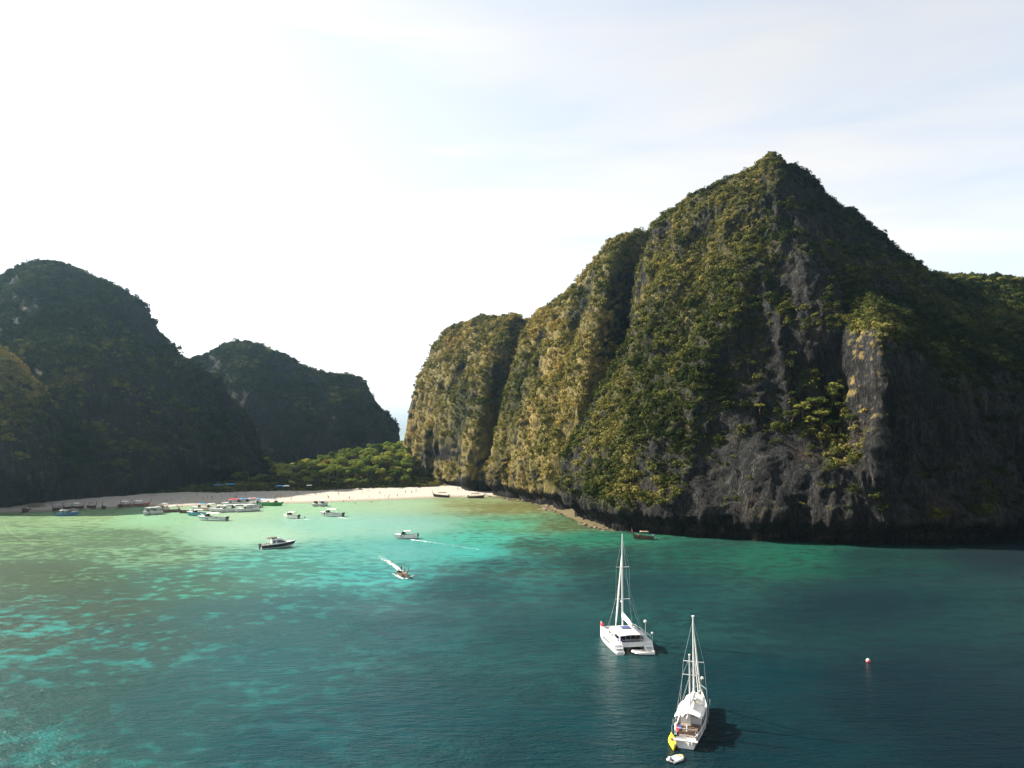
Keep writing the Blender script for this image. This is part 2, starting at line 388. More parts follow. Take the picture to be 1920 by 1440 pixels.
wc = np.array([_plane(a[0], a[1]) for a in W]); wa = np.array([[*a[2], *a[3], a[4]] for a in W])
xs = np.concatenate([[-6000, -2500, -1200, -700], np.arange(-480, 330.1, 3.0), [500, 800, 1500, 3000, 6000]])
ys = np.concatenate([[-2500, -800, -200, 0, 30], np.arange(50, 480, 2.0), np.arange(480, 700, 12), [900, 1500, 3000, 7000]])
GX, GY = np.meshgrid(xs, ys, indexing='ij')
yy = np.maximum(GY, 45.0)
q = np.stack([np.clip(GX / yy, -1.2, 1.2).ravel(), np.log(np.minimum(yy, 520)).ravel()], -1)
num = 0; den = 0
for i in range(len(W)):
    d2 = ((q[:, 0] - wc[i, 0]) / 0.55) ** 2 + ((q[:, 1] - wc[i, 1]) / 0.75) ** 2
    w = 1.0 / (d2 + 0.0008) ** 1.8
    num = num + w[:, None] * wa[i]; den = den + w
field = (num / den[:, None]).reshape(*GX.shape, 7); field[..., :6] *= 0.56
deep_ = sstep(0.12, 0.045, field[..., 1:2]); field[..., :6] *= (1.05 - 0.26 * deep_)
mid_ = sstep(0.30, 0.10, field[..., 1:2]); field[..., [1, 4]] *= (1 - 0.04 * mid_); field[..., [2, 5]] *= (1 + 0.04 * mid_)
gz = ground_z(GX, GY)
shore_a = np.where((GX > -520) & (GX < 45), sstep(0.02, 0.55, -gz), 1.0)
sea = link('sea', grid_mesh('sea', np.stack([GX, GY, GX * 0], -1), M['water'], True,
     {'bed_sand': field[..., 0:3].copy(), 'bed_reef': field[..., 3:6].copy(), 'cover': field[..., 6].copy(), 'shore': shore_a}))
tag(sea, 'turquoise lagoon water deepening to dark teal sea', 'sea', kind='structure')

# ------------------------------------------------------------------ mountains: nets of points lofted to surfaces
def pchip(t, y, tn):
    """monotone cubic along axis 0; t (n,), y (n,...)"""
    sh = y.shape; y = y.reshape(len(t), -1)
    h = np.diff(t)[:, None]; dl = np.diff(y, axis=0) / h
    m = np.zeros_like(y)
    if len(t) > 2:
        w1 = 2 * h[1:] + h[:-1]; w2 = h[1:] + 2 * h[:-1]
        a, b = dl[:-1], dl[1:]
        ok = (a * b) > 0
        with np.errstate(divide='ignore', invalid='ignore'):
            hm = (w1 + w2) / (w1 / a + w2 / b)
        m[1:-1] = np.where(ok, hm, 0)
    m[0], m[-1] = dl[0], dl[-1]
    k = np.clip(np.searchsorted(t, tn, side='right') - 1, 0, len(t) - 2)
    hh = (t[k + 1] - t[k])[:, None]; s = ((tn - t[k])[:, None]) / hh
    r = (2 * s**3 - 3 * s**2 + 1) * y[k] + (s**3 - 2 * s**2 + s) * hh * m[k] + (-2 * s**3 + 3 * s**2) * y[k + 1] + (s**3 - s**2) * hh * m[k + 1]
    return r.reshape(len(tn), *sh[1:])

MOUNT = {}
def mountain(name, cols, label, spacing, veg=0.55, mods=(), rough=1.0, flute=1.0, undercut=0.0, seed=0, back=(45, 60, 70), hideL=None, hideR=None, dry=0.3, dry_lit_mods=(), lit_tint=0.0, low=(4, 13), lit_tint_mods=()):  # dry: dryness, with painted sun and shade in it
    """cols: per column [(px,py) at the foot, (px,py,Y)..., skyline (px,py,Y)]"""
    net = []
    for c in cols:
        pts = []
        for p in c:
            if len(p) == 2:
                q_ = PZ(p[0], p[1], 0.0)
                pts.append(q_ - np.array([0, 0, 4.0])); pts.append(q_ + np.array([0, 0, 5.0]))
            else:
                pts.append(P(*p))
        top = pts[-1]; dr = np.array([top[0], top[1], 0]) / np.hypot(top[0], top[1])
        pts.append(top + dr * back[0] * 0.4 + np.array([0, 0, -top[2] * 0.06]))
        pts.append(top + dr * back[1] * 1.2 + np.array([0, 0, -top[2] * 0.45]))
        e = top + dr * back[2] * 1.8; e[2] = -4; pts.append(e)
        net.append(pts)
    def hidden(c, dx, dy):
        o = []
        for p in c:
            d_ = p[1] + dy; f_ = d_ / p[1]
            o.append(np.array([p[0] * f_ + dx, d_, p[2] * 0.93 if p[2] > 0 else p[2]]))
        return o
    if hideL: net.insert(0, hidden(net[0], *hideL))
    if hideR: net.append(hidden(net[-1], *hideR))
    net = np.array(net)                                       # (nc,nr,3)
    def params(d):
        t = np.concatenate([[0], np.cumsum(d)]); return t
    tu = params(np.linalg.norm(np.diff(net, axis=0), axis=2).mean(1) + 1e-3)
    tv = params(np.linalg.norm(np.diff(net, axis=1), axis=2).mean(0) + 1e-3)
    nu, nv = int(tu[-1] / spacing) + 2, int(tv[-1] / spacing) + 2
    nv_front = tv[-4] / tv[-1]
    tvn = np.concatenate([np.linspace(0, tv[-4], int(tv[-4] / spacing) + 2), np.linspace(tv[-4], tv[-1], int((tv[-1] - tv[-4]) / (spacing * 4)) + 3)[1:]])
    g = pchip(tu, net, np.linspace(0, tu[-1], nu))
    g = pchip(tv, g.transpose(1, 0, 2).copy(), tvn).transpose(1, 0, 2).copy()
    def normals(g):
        a = np.gradient(g, axis=0); b = np.gradient(g, axis=1)
        n_ = np.cross(a, b); n_ /= np.linalg.norm(n_, axis=2, keepdims=True) + 1e-9
        return n_
    N = normals(g)
    if (N[..., 1] * (np.arange(len(tvn)) < len(tvn) * 0.5)[None, :]).mean() > 0: N = -N
    shp = g.shape[:2]; p = g.reshape(-1, 3); Nf = N.reshape(-1, 3)
    steep = 1 - np.clip(Nf[:, 2], 0, 1) ** 1.5
    zfac = sstep(-2, 12, p[:, 2])
    big = fbm(p * np.array([.030, .030, .022]), 3, seed) * 3.6
    mid = fbm(p * np.array([.085, .085, .040]), 3, seed + 7) * 2.6
    fl = fbm(p * np.array([.26, .26, .022]), 3, seed + 13)
    fl = (1 - np.abs(fl) * 2.2) * 1.5 * steep * flute
    ledge = fbm(p * np.array([.05, .05, .19]), 2, seed + 19) * 1.1 * steep
    ribs = (0.5 - np.abs(fbm(p * np.array([.085, .085, .010]), 2, seed + 29)) * 2.0) * 4.2 * steep * zfac * flute
    fl2 = fbm(p * np.array([.62, .62, .05]), 2, seed + 37)
    fl = fl + (0.5 - np.abs(fl2) * 2.0) * 0.9 * steep * flute
    sm = fbm(p * 0.42, 2, seed + 23) * 0.75
    d = (big * (0.35 + 0.65 * zfac) + mid * rough + ribs + fl + ledge + sm * rough) * 0.9
    q_ = p + Nf * d[:, None] * np.array([1, 1, 0.7])
    if undercut:
        nh = Nf[:, :2] / (np.linalg.norm(Nf[:, :2], axis=1, keepdims=True) + 1e-6)
        k = undercut * (1 - sstep(2.5, 7.5, q_[:, 2] + 2.6 * fbm(p * np.array([.16, .16, .1]), 3, seed + 31)))
        q_[:, :2] -= nh * k[:, None]
    g = q_.reshape(*shp, 3)
    N2 = normals(g)
    if (N2 * N).sum(2).mean() < 0: N2 = -N2
    nz_ = N2[..., 2].ravel(); px_, py_, dep = project(q_)
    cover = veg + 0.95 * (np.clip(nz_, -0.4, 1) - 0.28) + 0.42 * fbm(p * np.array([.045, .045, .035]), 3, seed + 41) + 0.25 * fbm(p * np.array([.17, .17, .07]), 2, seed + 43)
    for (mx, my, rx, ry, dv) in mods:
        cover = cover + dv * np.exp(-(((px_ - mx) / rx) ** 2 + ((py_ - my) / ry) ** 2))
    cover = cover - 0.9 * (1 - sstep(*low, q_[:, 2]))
    vegv = np.clip(cover, 0, 1)
    for (mx, my, rx, ry, dv) in lit_tint_mods:
        cover = cover + dv * np.exp(-(((px_ - mx) / rx) ** 2 + ((py_ - my) / ry) ** 2))  # paints sunlit tan into the rock colour, no plants here
    dry_lit = dry + 0.30 * fbm(p * np.array([.03, .03, .02]), 3, seed + 61)
    for (mx, my, rx, ry, dv) in dry_lit_mods:
        dry_lit = dry_lit + dv * np.exp(-(((px_ - mx) / rx) ** 2 + ((py_ - my) / ry) ** 2))  # by region: sunlit walls painted golden, the rest left dark green
    dry_lit = np.clip(dry_lit, 0, 1)
    me = grid_mesh(name, g, M['rock'], True, {'veg': np.clip(cover + lit_tint, 0, 1).reshape(shp), 'dry': dry_lit.reshape(shp)})  # extra cover tints the ground as if lit, beyond real plants
    o = link('limestone_mountain', me)
    tag(o, label, 'mountain', kind='structure')
    MOUNT[name] = dict(V=g, N=N2, veg=vegv.reshape(shp), dry=dry_lit.reshape(shp), obj=o)
    return o

# main pyramid and the cliff running out of the frame to the right
C = [
 [(1064, 968), (1060, 880, 352), (1118, 770, 357), (1186, 630, 364), (1218, 500, 374), (1255, 412, 384)],
 [(1100, 982), (1105, 880, 320), (1165, 770, 327), (1232, 620, 339), (1268, 485, 352), (1300, 380, 364)],
 [(1160, 997), (1170, 880, 299), (1232, 760, 307), (1298, 610, 320), (1345, 470, 333), (1370, 337, 350)],
 [(1235, 1005), (1248, 880, 285), (1300, 750, 292), (1368, 600, 306), (1420, 450, 322), (1418, 314, 345)],
 [(1330, 1012), (1342, 880, 275), (1382, 750, 289), (1432, 600, 302), (1468, 450, 315), (1441, 294, 343)],
 [(1450, 1018), (1458, 880, 267), (1492, 765, 284), (1512, 610, 296), (1508, 470, 309), (1462, 312, 344)],
 [(1545, 1021), (1552, 890, 262), (1568, 780, 286), (1562, 620, 293), (1545, 500, 312), (1490, 328, 346)],
 [(1585, 1022), (1592, 890, 260), (1582, 775, 288), (1578, 628, 294), (1572, 540, 312), (1520, 352, 348)],
 [(1640, 1023), (1650, 890, 256), (1652, 772, 257), (1650, 632, 263), (1625, 555, 308), (1565, 390, 351)],
 [(1668, 1023), (1672, 890, 258), (1674, 775, 265), (1672, 640, 273), (1665, 568, 312), (1605, 420, 354)],
 [(1740, 1023), (1745, 890, 261), (1748, 785, 268), (1748, 670, 278), (1735, 588, 318), (1680, 482, 358)],
 [(1830, 1021), (1835, 890, 266), (1838, 795, 274), (1838, 690, 284), (1825, 610, 322), (1750, 518, 362)],
 [(1930, 1019), (1930, 890, 272), (1930, 800, 280), (1930, 700, 292), (1930, 620, 322), (1850, 526, 362)],
 [(2080, 1016), (2080, 890, 280), (2080, 800, 290), (2080, 700, 303), (2080, 620, 330), (2020, 532, 366)],
 [(2350, 1010), (2350, 890, 292), (2350, 800, 303), (2350, 710, 318), (2350, 640, 345), (2320, 545, 385)],
]
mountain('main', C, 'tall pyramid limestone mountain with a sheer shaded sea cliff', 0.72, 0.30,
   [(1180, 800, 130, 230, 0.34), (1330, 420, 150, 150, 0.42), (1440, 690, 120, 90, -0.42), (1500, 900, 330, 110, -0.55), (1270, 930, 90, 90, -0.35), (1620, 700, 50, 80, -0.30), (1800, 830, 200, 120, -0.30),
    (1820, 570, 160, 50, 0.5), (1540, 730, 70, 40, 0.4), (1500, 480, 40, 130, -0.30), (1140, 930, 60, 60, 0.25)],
   1.0, 1.0, 5.0, 3, hideL=(18, 75), hideR=(40, 60), lit_tint=0.12, low=(3, 9), dry=0.22, dry_lit_mods=[(1150, 800, 130, 170, 0.20), (1290, 480, 130, 170, 0.20), (1420, 330, 70, 50, 0.15), (1620, 700, 45, 95, 0.8)], lit_tint_mods=[(1618, 700, 40, 85, 0.42)])  # golden tints paint sunlight onto the left wall and the pillar
# the second rib with the rounded shoulder
C = [
 [(912, 927), (930, 850, 438), (950, 760, 441), (978, 665, 446), (1000, 607, 452), (1010, 592, 458)],
 [(962, 938), (976, 850, 408), (998, 760, 412), (1028, 660, 419), (1056, 582, 427), (1084, 549, 438)],
 [(1010, 948), (1025, 850, 381), (1050, 750, 387), (1080, 650, 394), (1098, 565, 403), (1114, 496, 418)],
 [(1052, 960), (1066, 850, 360), (1090, 750, 367), (1116, 650, 376), (1132, 560, 388), (1164, 445, 410)],
 [(1085, 962), (1110, 850, 360), (1132, 750, 372), (1152, 650, 386), (1170, 560, 398), (1190, 440, 414)],
 [(1150, 955), (1180, 850, 385), (1195, 750, 398), (1210, 650, 408), (1220, 560, 416), (1214, 440, 430)],
 [(1240, 950), (1260, 850, 400), (1270, 750, 410), (1275, 650, 418), (1280, 560, 428), (1262, 412, 442)],
]
mountain('rib', C, 'steep scrub-covered limestone rib beside the pyramid peak', 1.15, 0.52,
   [(1165, 620, 40, 90, -0.35), (940, 780, 40, 90, 0.25), (1030, 780, 120, 120, 0.1)], 1.0, 1.0, 4.0, 51, hideL=(22, 70), hideR=(40, 60), lit_tint=0.38, low=(1.5, 6), dry=0.62, dry_lit_mods=[(1080, 560, 60, 80, -0.15), (960, 700, 30, 80, -0.2)])  # warm ground tint stands in for sunlit rock on this wall
# the far buttress at the end of the beach
C = [
 [(754, 903), (757, 850, 556), (767, 775, 556), (794, 700, 556), (820, 652, 557), (845, 622, 562)],
 [(800, 913), (801, 850, 520), (812, 770, 523), (838, 690, 528), (862, 640, 533), (890, 604, 542)],
 [(850, 921), (853, 850, 489), (865, 770, 494), (885, 690, 500), (905, 640, 507), (930, 597, 522)],
 [(893, 926), (896, 850, 466), (908, 770, 473), (926, 690, 482), (942, 635, 493), (966, 592, 514)],
 [(925, 925), (936, 850, 478), (950, 770, 488), (968, 690, 500), (980, 640, 512), (990, 602, 528)],
 [(1010, 920), (1020, 850, 510), (1025, 770, 520), (1030, 690, 530), (1035, 640, 540), (1040, 600, 552)],
]
mountain('buttress', C, 'rounded limestone buttress at the right end of the beach', 1.35, 0.50,
   [(830, 855, 60, 14, -0.5), (955, 640, 25, 50, -0.2)], 1.0, 1.1, 3.0, 97, hideL=(25, 70), hideR=(40, 60), lit_tint=0.38, low=(1.5, 6), dry=0.60)  # ground colour warmed to look sunlit, as on the rib
# the ridge of trees seen over the gully between rib and buttress
# big shaded mountain on the left
C = [
 [(-620, 966), (-600, 860, 400), (-560, 760, 425), (-520, 680, 450), (-480, 620, 480), (-420, 590, 520)],
 [(-260, 962), (-240, 860, 400), (-230, 760, 425), (-210, 660, 450), (-190, 600, 480), (-170, 545, 520)],
 [(-60, 955), (-40, 860, 398), (-30, 760, 420), (-20, 660, 442), (-10, 590, 472), (0, 525, 520)],
 [(60, 950), (70, 860, 398), (75, 760, 415), (80, 660, 436), (85, 580, 464), (88, 496, 525)],
 [(150, 944), (155, 860, 410), (160, 760, 424), (168, 670, 444), (172, 590, 475), (178, 521, 530)],
 [(240, 939), (240, 860, 424), (242, 770, 437), (246, 690, 456), (250, 620, 485), (250, 560, 512)],
 [(320, 931), (318, 860, 444), (314, 790, 455), (308, 720, 474), (303, 670, 488), (298, 620, 508)],
 [(390, 922), (386, 870, 468), (380, 810, 478), (370, 755, 494), (362, 715, 500), (352, 672, 510)],
 [(450, 914), (445, 878, 495), (438, 835, 503), (428, 790, 514), (418, 755, 517), (402, 706, 522)],
 [(492, 911), (488, 892, 517), (482, 866, 524), (474, 838, 532), (466, 815, 530), (450, 772, 534)],
 [(523, 908), (518, 897, 535), (510, 886, 540), (500, 874, 546), (494, 860, 546), (482, 836, 550)],
]
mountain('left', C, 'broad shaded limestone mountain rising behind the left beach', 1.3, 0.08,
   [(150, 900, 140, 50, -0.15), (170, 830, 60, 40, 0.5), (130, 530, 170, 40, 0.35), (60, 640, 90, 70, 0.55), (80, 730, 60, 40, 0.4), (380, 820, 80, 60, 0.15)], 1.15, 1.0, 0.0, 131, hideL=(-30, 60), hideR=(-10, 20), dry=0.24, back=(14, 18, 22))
# nearer spur at the left edge
C = [
 [(-700, 968), (-690, 860, 372), (-660, 760, 382), (-600, 650, 395), (-560, 590, 410), (-500, 540, 440)],
 [(-320, 964), (-310, 860, 362), (-290, 770, 370), (-250, 680, 380), (-220, 620, 392), (-180, 560, 415)],
 [(-110, 960), (-100, 870, 356), (-90, 790, 362), (-70, 720, 370), (-60, 680, 380), (-50, 630, 400)],
 [(-20, 957), (-15, 880, 355), (-8, 810, 360), (0, 750, 367), (6, 712, 376), (12, 668, 394)],
 [(28, 955), (30, 890, 359), (34, 830, 364), (38, 780, 371), (42, 748, 380), (50, 706, 396)],
 [(62, 951), (66, 900, 370), (72, 855, 376), (78, 812, 383), (82, 785, 390), (88, 752, 402)],
 [(90, 948), (96, 915, 385), (102, 885, 390), (106, 858, 395), (108, 840, 400), (112, 815, 410)],
]
mountain('spur', C, 'dark limestone spur at the left edge of the bay', 1.2, 0.25, [(40, 690, 60, 60, 0.45)], 1.0, 1.0, 2.0, 177, hideL=(-30, 60), hideR=(-10, 55), dry=0.4, dry_lit_mods=[(40, 710, 60, 60, 0.25)])  # crest tinted golden to paint in its sunlit fringe
# the far mountain closing the gap
C = [
 [(300, 900), (300, 850, 640), (300, 790, 648), (302, 740, 660), (305, 710, 672), (310, 690, 690)],
 [(380, 898), (378, 850, 640), (376, 790, 648), (374, 735, 660), (374, 700, 672), (376, 668, 692)],
 [(450, 896), (450, 850, 634), (450, 790, 642), (450, 725, 655), (450, 680, 670), (450, 642, 695)],
 [(530, 895), (530, 850, 632), (530, 800, 640), (529, 745, 653), (528, 705, 668), (526, 666, 692)],
 [(610, 893), (610, 850, 634), (609, 805, 642), (608, 765, 653), (608, 735, 666), (606, 703, 688)],
 [(672, 892), (674, 850, 640), (674, 810, 648), (673, 770, 658), (672, 740, 668), (668, 704, 686)],
 [(722, 892), (726, 856, 652), (724, 828, 658), (718, 802, 664), (712, 784, 672), (704, 756, 688)],
 [(756, 892), (757, 868, 668), (756, 852, 672), (752, 838, 677), (748, 826, 682), (742, 803, 692)],
]
mountain('far', C, 'far hazy limestone mountain closing the gap behind the jungle', 1.8, 0.12, [(440, 665, 100, 30, 0.35)], 1.0, 0.7, 0.0, 211, hideL=(-30, 60), hideR=(-12, 55), dry=0.2)

# ------------------------------------------------------------------ scrub on the rock: one mass per mountain
def leaf_cloud(n, size, rng, centres, radii, squash=0.8, low=-0.35):
    """leaf-sized quads spread over the shells of several lobes"""
    V, F = [], []
    k = rng.integers(0, len(centres), n)
    d = rng.normal(size=(n, 3)); d /= np.linalg.norm(d, axis=1, keepdims=True)
    d[:, 2] = np.where(d[:, 2] < low, -d[:, 2], d[:, 2])
    r = radii[k] * rng.uniform(0.72, 1.04, n)
    c = centres[k] + d * r[:, None] * np.array([1, 1, squash])
    nn = d + rng.normal(size=(n, 3)) * 0.55; nn /= np.linalg.norm(nn, axis=1, keepdims=True)
    t = np.cross(nn, rng.normal(size=(n, 3))); t /= np.linalg.norm(t, axis=1, keepdims=True)
    b = np.cross(nn, t)
    s = size * rng.uniform(0.6, 1.3, n)[:, None]
    a_ = rng.uniform(0.6, 1.0, n)[:, None]
    V = np.stack([c - t * s - b * s * a_ * 0.5, c + t * s * 0.2 - b * s * a_, c + t * s + b * s * a_ * 0.4, c - t * s * 0.2 + b * s * a_], 1).reshape(-1, 3)
    F = np.arange(n * 4).reshape(n, 4)
    return V, F
protos = bpy.data.collections.new('scrub_shapes')
for k in range(6):
    rg = np.random.default_rng(100 + k)
    nl = 4 + k % 3
    cc = rg.normal(size=(nl, 3)) * np.array([0.42, 0.42, 0.2]); cc[:, 2] += 0.15; rr = rg.uniform(0.42, 0.68, nl)
    V_, F_ = leaf_cloud(170, 0.15, rg, cc, rr, 0.85, -0.5)
    po = bpy.data.objects.new('scrub_shape', new_mesh('scrub_shape', V_, F_, M['scrub']))
    protos.objects.link(po)

def scatter_group():
    ng = bpy.data.node_groups.new('scatter_scrub', 'GeometryNodeTree')
    ng.interface.new_socket('Geometry', in_out='INPUT', socket_type='NodeSocketGeometry')
    ng.interface.new_socket('Geometry', in_out='OUTPUT', socket_type='NodeSocketGeometry')
    n, l = ng.nodes, ng.links
    gi, go = n.new('NodeGroupInput'), n.new('NodeGroupOutput')
    ci = n.new('GeometryNodeCollectionInfo'); ci.inputs['Collection'].default_value = protos
    ci.inputs['Separate Children'].default_value = True; ci.inputs['Reset Children'].default_value = True
    ip = n.new('GeometryNodeInstanceOnPoints'); ip.inputs['Pick Instance'].default_value = True
    def na(nm, ty):
        x = n.new('GeometryNodeInputNamedAttribute'); x.data_type = ty; x.inputs['Name'].default_value = nm; return x.outputs['Attribute']
    e2r = n.new('FunctionNodeEulerToRotation')
    l.new(na('rot', 'FLOAT_VECTOR'), e2r.inputs[0])
    l.new(gi.outputs[0], ip.inputs['Points']); l.new(ci.outputs[0], ip.inputs['Instance'])
    l.new(na('pick', 'INT'), ip.inputs['Instance Index']); l.new(e2r.outputs[0], ip.inputs['Rotation']); l.new(na('size', 'FLOAT_VECTOR'), ip.inputs['Scale'])
    l.new(ip.outputs[0], go.inputs[0])
    return ng
SCATTER = scatter_group()

def scrub(name, label, spacing, r0, r1, top_boost=1.0, mat=None, seed=0):
    mt = MOUNT[name]; V, N, vg = mt['V'], mt['N'], mt['veg']
    rg = np.random.default_rng(seed)
    a, b, c, d = V[:-1, :-1], V[1:, :-1], V[1:, 1:], V[:-1, 1:]
    area = np.linalg.norm(np.cross(c - a, d - b), axis=2) * 0.5
    veg = vg[:-1, :-1]
    px_, py_, dep = project((a + c) / 2)
    Nn = N[:-1, :-1]
    facing = -(Nn * ((a + c) / 2 - np.array([0, 0, CAM_H]))).sum(2) / np.linalg.norm((a + c) / 2 - np.array([0, 0, CAM_H]), axis=2)
    see = (px_ > -160) & (px_ < 2080) & (facing > -0.35) & (a[..., 2] > 3)
    prob = area / spacing ** 2 * sstep(0.30, 0.72, veg + rg.normal(size=veg.shape) * 0.12) * see
    cnt = rg.poisson(prob)
    ii, jj = np.nonzero(cnt); rep = cnt[ii, jj]; ii, jj = np.repeat(ii, rep), np.repeat(jj, rep)
    u, w = rg.random(len(ii))[:, None], rg.random(len(ii))[:, None]
    pos = a[ii, jj] * (1 - u) * (1 - w) + b[ii, jj] * u * (1 - w) + c[ii, jj] * u * w + d[ii, jj] * (1 - u) * w
    nn = Nn[ii, jj]
    flat = np.clip(nn[:, 2], 0, 1)
    rad = (r0 + (r1 - r0) * rg.random(len(ii)) ** 3.0) * (0.50 + 0.95 * sstep(0.25, 0.75, flat) * top_boost + 0.15 * veg[ii, jj])
    pos = pos + nn * rad[:, None] * 0.25
    sz = np.stack([rad, rad, rad * rg.uniform(0.75, 1.2, len(ii))], -1)
    # plants on the wall lean out of it
    az = np.arctan2(nn[:, 1], nn[:, 0]); tilt = np.clip(np.arccos(np.clip(nn[:, 2], -1, 1)) * 0.45, 0, 0.8)
    rot = np.stack([rg.normal(size=len(ii)) * 0.15 - np.sin(az) * tilt, rg.normal(size=len(ii)) * 0.15 + np.cos(az) * tilt, rg.uniform(0, 6.28, len(ii))], -1)
    me = bpy.data.meshes.new('scrub'); me.vertices.add(len(pos)); me.vertices.foreach_set('co', pos.reshape(-1).astype(np.float32))
    x = me.attributes.new('size', 'FLOAT_VECTOR', 'POINT'); x.data.foreach_set('vector', sz.reshape(-1).astype(np.float32))
    x = me.attributes.new('rot', 'FLOAT_VECTOR', 'POINT'); x.data.foreach_set('vector', rot.reshape(-1).astype(np.float32))
    x = me.attributes.new('pick', 'INT', 'POINT'); x.data.foreach_set('value', rg.integers(0, 6, len(pos)).astype(np.int32))
    x = me.attributes.new('dry', 'FLOAT', 'POINT'); x.data.foreach_set('value', mt['dry'][:-1, :-1][ii, jj].astype(np.float32))  # carries the painted sun and shade tint along with dryness
    me.update()
    o = link('cliff_scrub', me); md = o.modifiers.new('scatter', 'NODES'); md.node_group = SCATTER
    tag(o, label, 'scrub', kind='stuff')
    print('scrub', name, len(pos), 'tri', len(V[:, 0]) * len(V[0]) * 2)
scrub('main', 'olive and dry sunlit golden scrub clinging to the pyramid mountain', 0.84, 0.34, 1.45, 1.0, seed=1)
scrub('rib', 'golden brown scrub on the steep rib beside the pyramid', 0.95, 0.38, 1.7, 1.0, seed=2)
scrub('buttress', 'brownish scrub on the rounded buttress above the beach end', 1.08, 0.42, 1.7, 1.0, seed=3)
scrub('left', 'dark scrub on the broad shaded mountain behind the beach', 1.4, 0.5, 1.9, 1.0, seed=4)
scrub('spur', 'dark scrub with a sunlit fringe on the spur at the left edge', 1.25, 0.5, 1.8, 1.0, seed=5)
scrub('far', 'dark hazy scrub on the far mountain behind the jungle', 1.9, 0.7, 2.1, 1.0, seed=6)

# ------------------------------------------------------------------ trees
def tree_shape(seed, leafmat, height=9.0, spread=4.2, leaves=620, lsize=0.42):
    rg = np.random.default_rng(seed)
    nl = int(rg.integers(7, 10))
    ang = rg.uniform(0, 6.28, nl) ; rr = spread * np.sqrt(rg.uniform(0.02, 0.55, nl))
    cen = np.stack([np.cos(ang) * rr, np.sin(ang) * rr, height * 0.78 - 0.18 * rr + rg.normal(size=nl) * height * 0.07], -1)
    rad = rg.uniform(0.30, 0.46, nl) * spread
    V_, F_ = leaf_cloud(leaves, lsize, rg, cen, rad, 0.62, -0.25)
    crown = new_mesh('crown', V_, F_, leafmat)
    # trunk and limbs: tapered tubes, one mesh
    V, F = [], []
    def tube(a, b, ra, rb, seg=6):
        a, b = np.array(a, float), np.array(b, float); d = b - a; d /= np.linalg.norm(d)
        t = np.cross(d, [0.3, 0.9, 0.1]); t /= np.linalg.norm(t); u = np.cross(d, t); k = len(V)
        for c_, r_ in ((a, ra), (b, rb)):
            for s in range(seg):
                an = 2 * math.pi * s / seg; V.append(c_ + (t * math.cos(an) + u * math.sin(an)) * r_)
        for s in range(seg): F.append((k + s, k + (s + 1) % seg, k + seg + (s + 1) % seg, k + seg + s))
    lean = rg.normal(size=2) * 0.4
    fork = np.array([lean[0], lean[1], height * 0.45])
    tube((0, 0, -1.0), fork * 0.55, 0.30, 0.24); tube(fork * 0.55, fork, 0.24, 0.19)
    for k in range(nl): tube(fork, cen[k] + np.array([0, 0, -0.1]), 0.13, 0.04, 5)
    trunk = new_mesh('trunk', V, F, M['bark'], True)
    return trunk, crown
TREES = [tree_shape(300 + k, M['forest'], 10.5 + (k % 3), 4.4 + 0.5 * (k % 3)) for k in range(6)]
DRY = tree_shape(330, M['dry_leaf'], 8.5, 4.2)
CLIFF_TREES = [tree_shape(340 + k, M['cliff_leaf'], 6.0, 3.4, 560, 0.28) for k in range(3)]
def place_tree(shape, loc, sc, rz, label, group, name='jungle_tree'):
    o = empty(name, loc, rz); o.scale = (sc, sc, sc)
    tag(o, label, 'tree', group)
    link('trunk', shape[0], o); link('crown', shape[1], o)
    return o
rg = np.random.default_rng(5)
spots = []
tries = 0
while len(spots) < 125 and tries < 9000:
    tries += 1
    x = rg.uniform(-165, -50); s = 50 + 120 * rg.random() ** 1.4
    y = float(shore_y(x)) + s
    px, py, _ = project(np.array([x, y, float(ground_z(x, y)) + 8]))
    if not (525 < px < 775): continue
    if any((x - a) ** 2 + ((y - b) * 0.8) ** 2 < 5.0 ** 2 for a, b in spots): continue
    spots.append((x, y))
for i, (x, y) in enumerate(spots):
    s_in = y - float(shore_y(x))
    sc = rg.uniform(0.75, 1.15) * (0.62 if s_in < 56 else 1.0)
    front = s_in < 60
    px, py, _ = project(np.array([x, y, float(ground_z(x, y)) + 7]))
    dry = 606 < px < 628 and 868 < py < 892
    if dry and not any(o.get('label', '').startswith('orange') for o in bpy.data.objects):
        place_tree(DRY, (x, y, float(ground_z(x, y)) - 0.2), 1.25, rg.uniform(0, 6.28), 'orange brown drying tree amid the green jungle behind the beach', None)
        continue
    place_tree(TREES[i % 6], (x, y, float(ground_z(x, y)) - 0.2), sc, rg.uniform(0, 6.28),
               'low green tree at the edge of the sand in front of the jungle' if front else 'green tree in the lower left part of the jungle near the gap' if px < 600 else
               'green tree in the jungle right beside the foot of the rounded buttress' if px > 705 else 'green tree on the upper slope of the jungle hill behind the beach' if s_in > 95 else 'green broadleaf tree in the middle of the jungle behind the white beach',
               'low trees along the back of the beach' if front else 'jungle trees near the gap' if px < 600 else 'jungle trees beside the buttress' if px > 705 else 'jungle trees on the upper slope' if s_in > 95 else 'jungle trees behind the beach')
# trees climbing the foot of the left mountain, by the gap
for i in range(22):
    t = rg.random(); px = 486 + 62 * t + rg.normal() * 5; py = 842 + 62 * t + rg.normal() * 4
    q_ = P(px, py + 10, 545 - 30 * t + rg.normal() * 6)
    gz_ = float(ground_z(q_[0], q_[1]))
    place_tree(TREES[(i * 5) % 6], (q_[0], q_[1], max(gz_ - 0.3, q_[2] - 8)), rg.uniform(0.6, 0.95), rg.uniform(0, 6.28),
               'sunlit tree on the foot of the left mountain above the sand', 'trees at the foot of the left mountain')
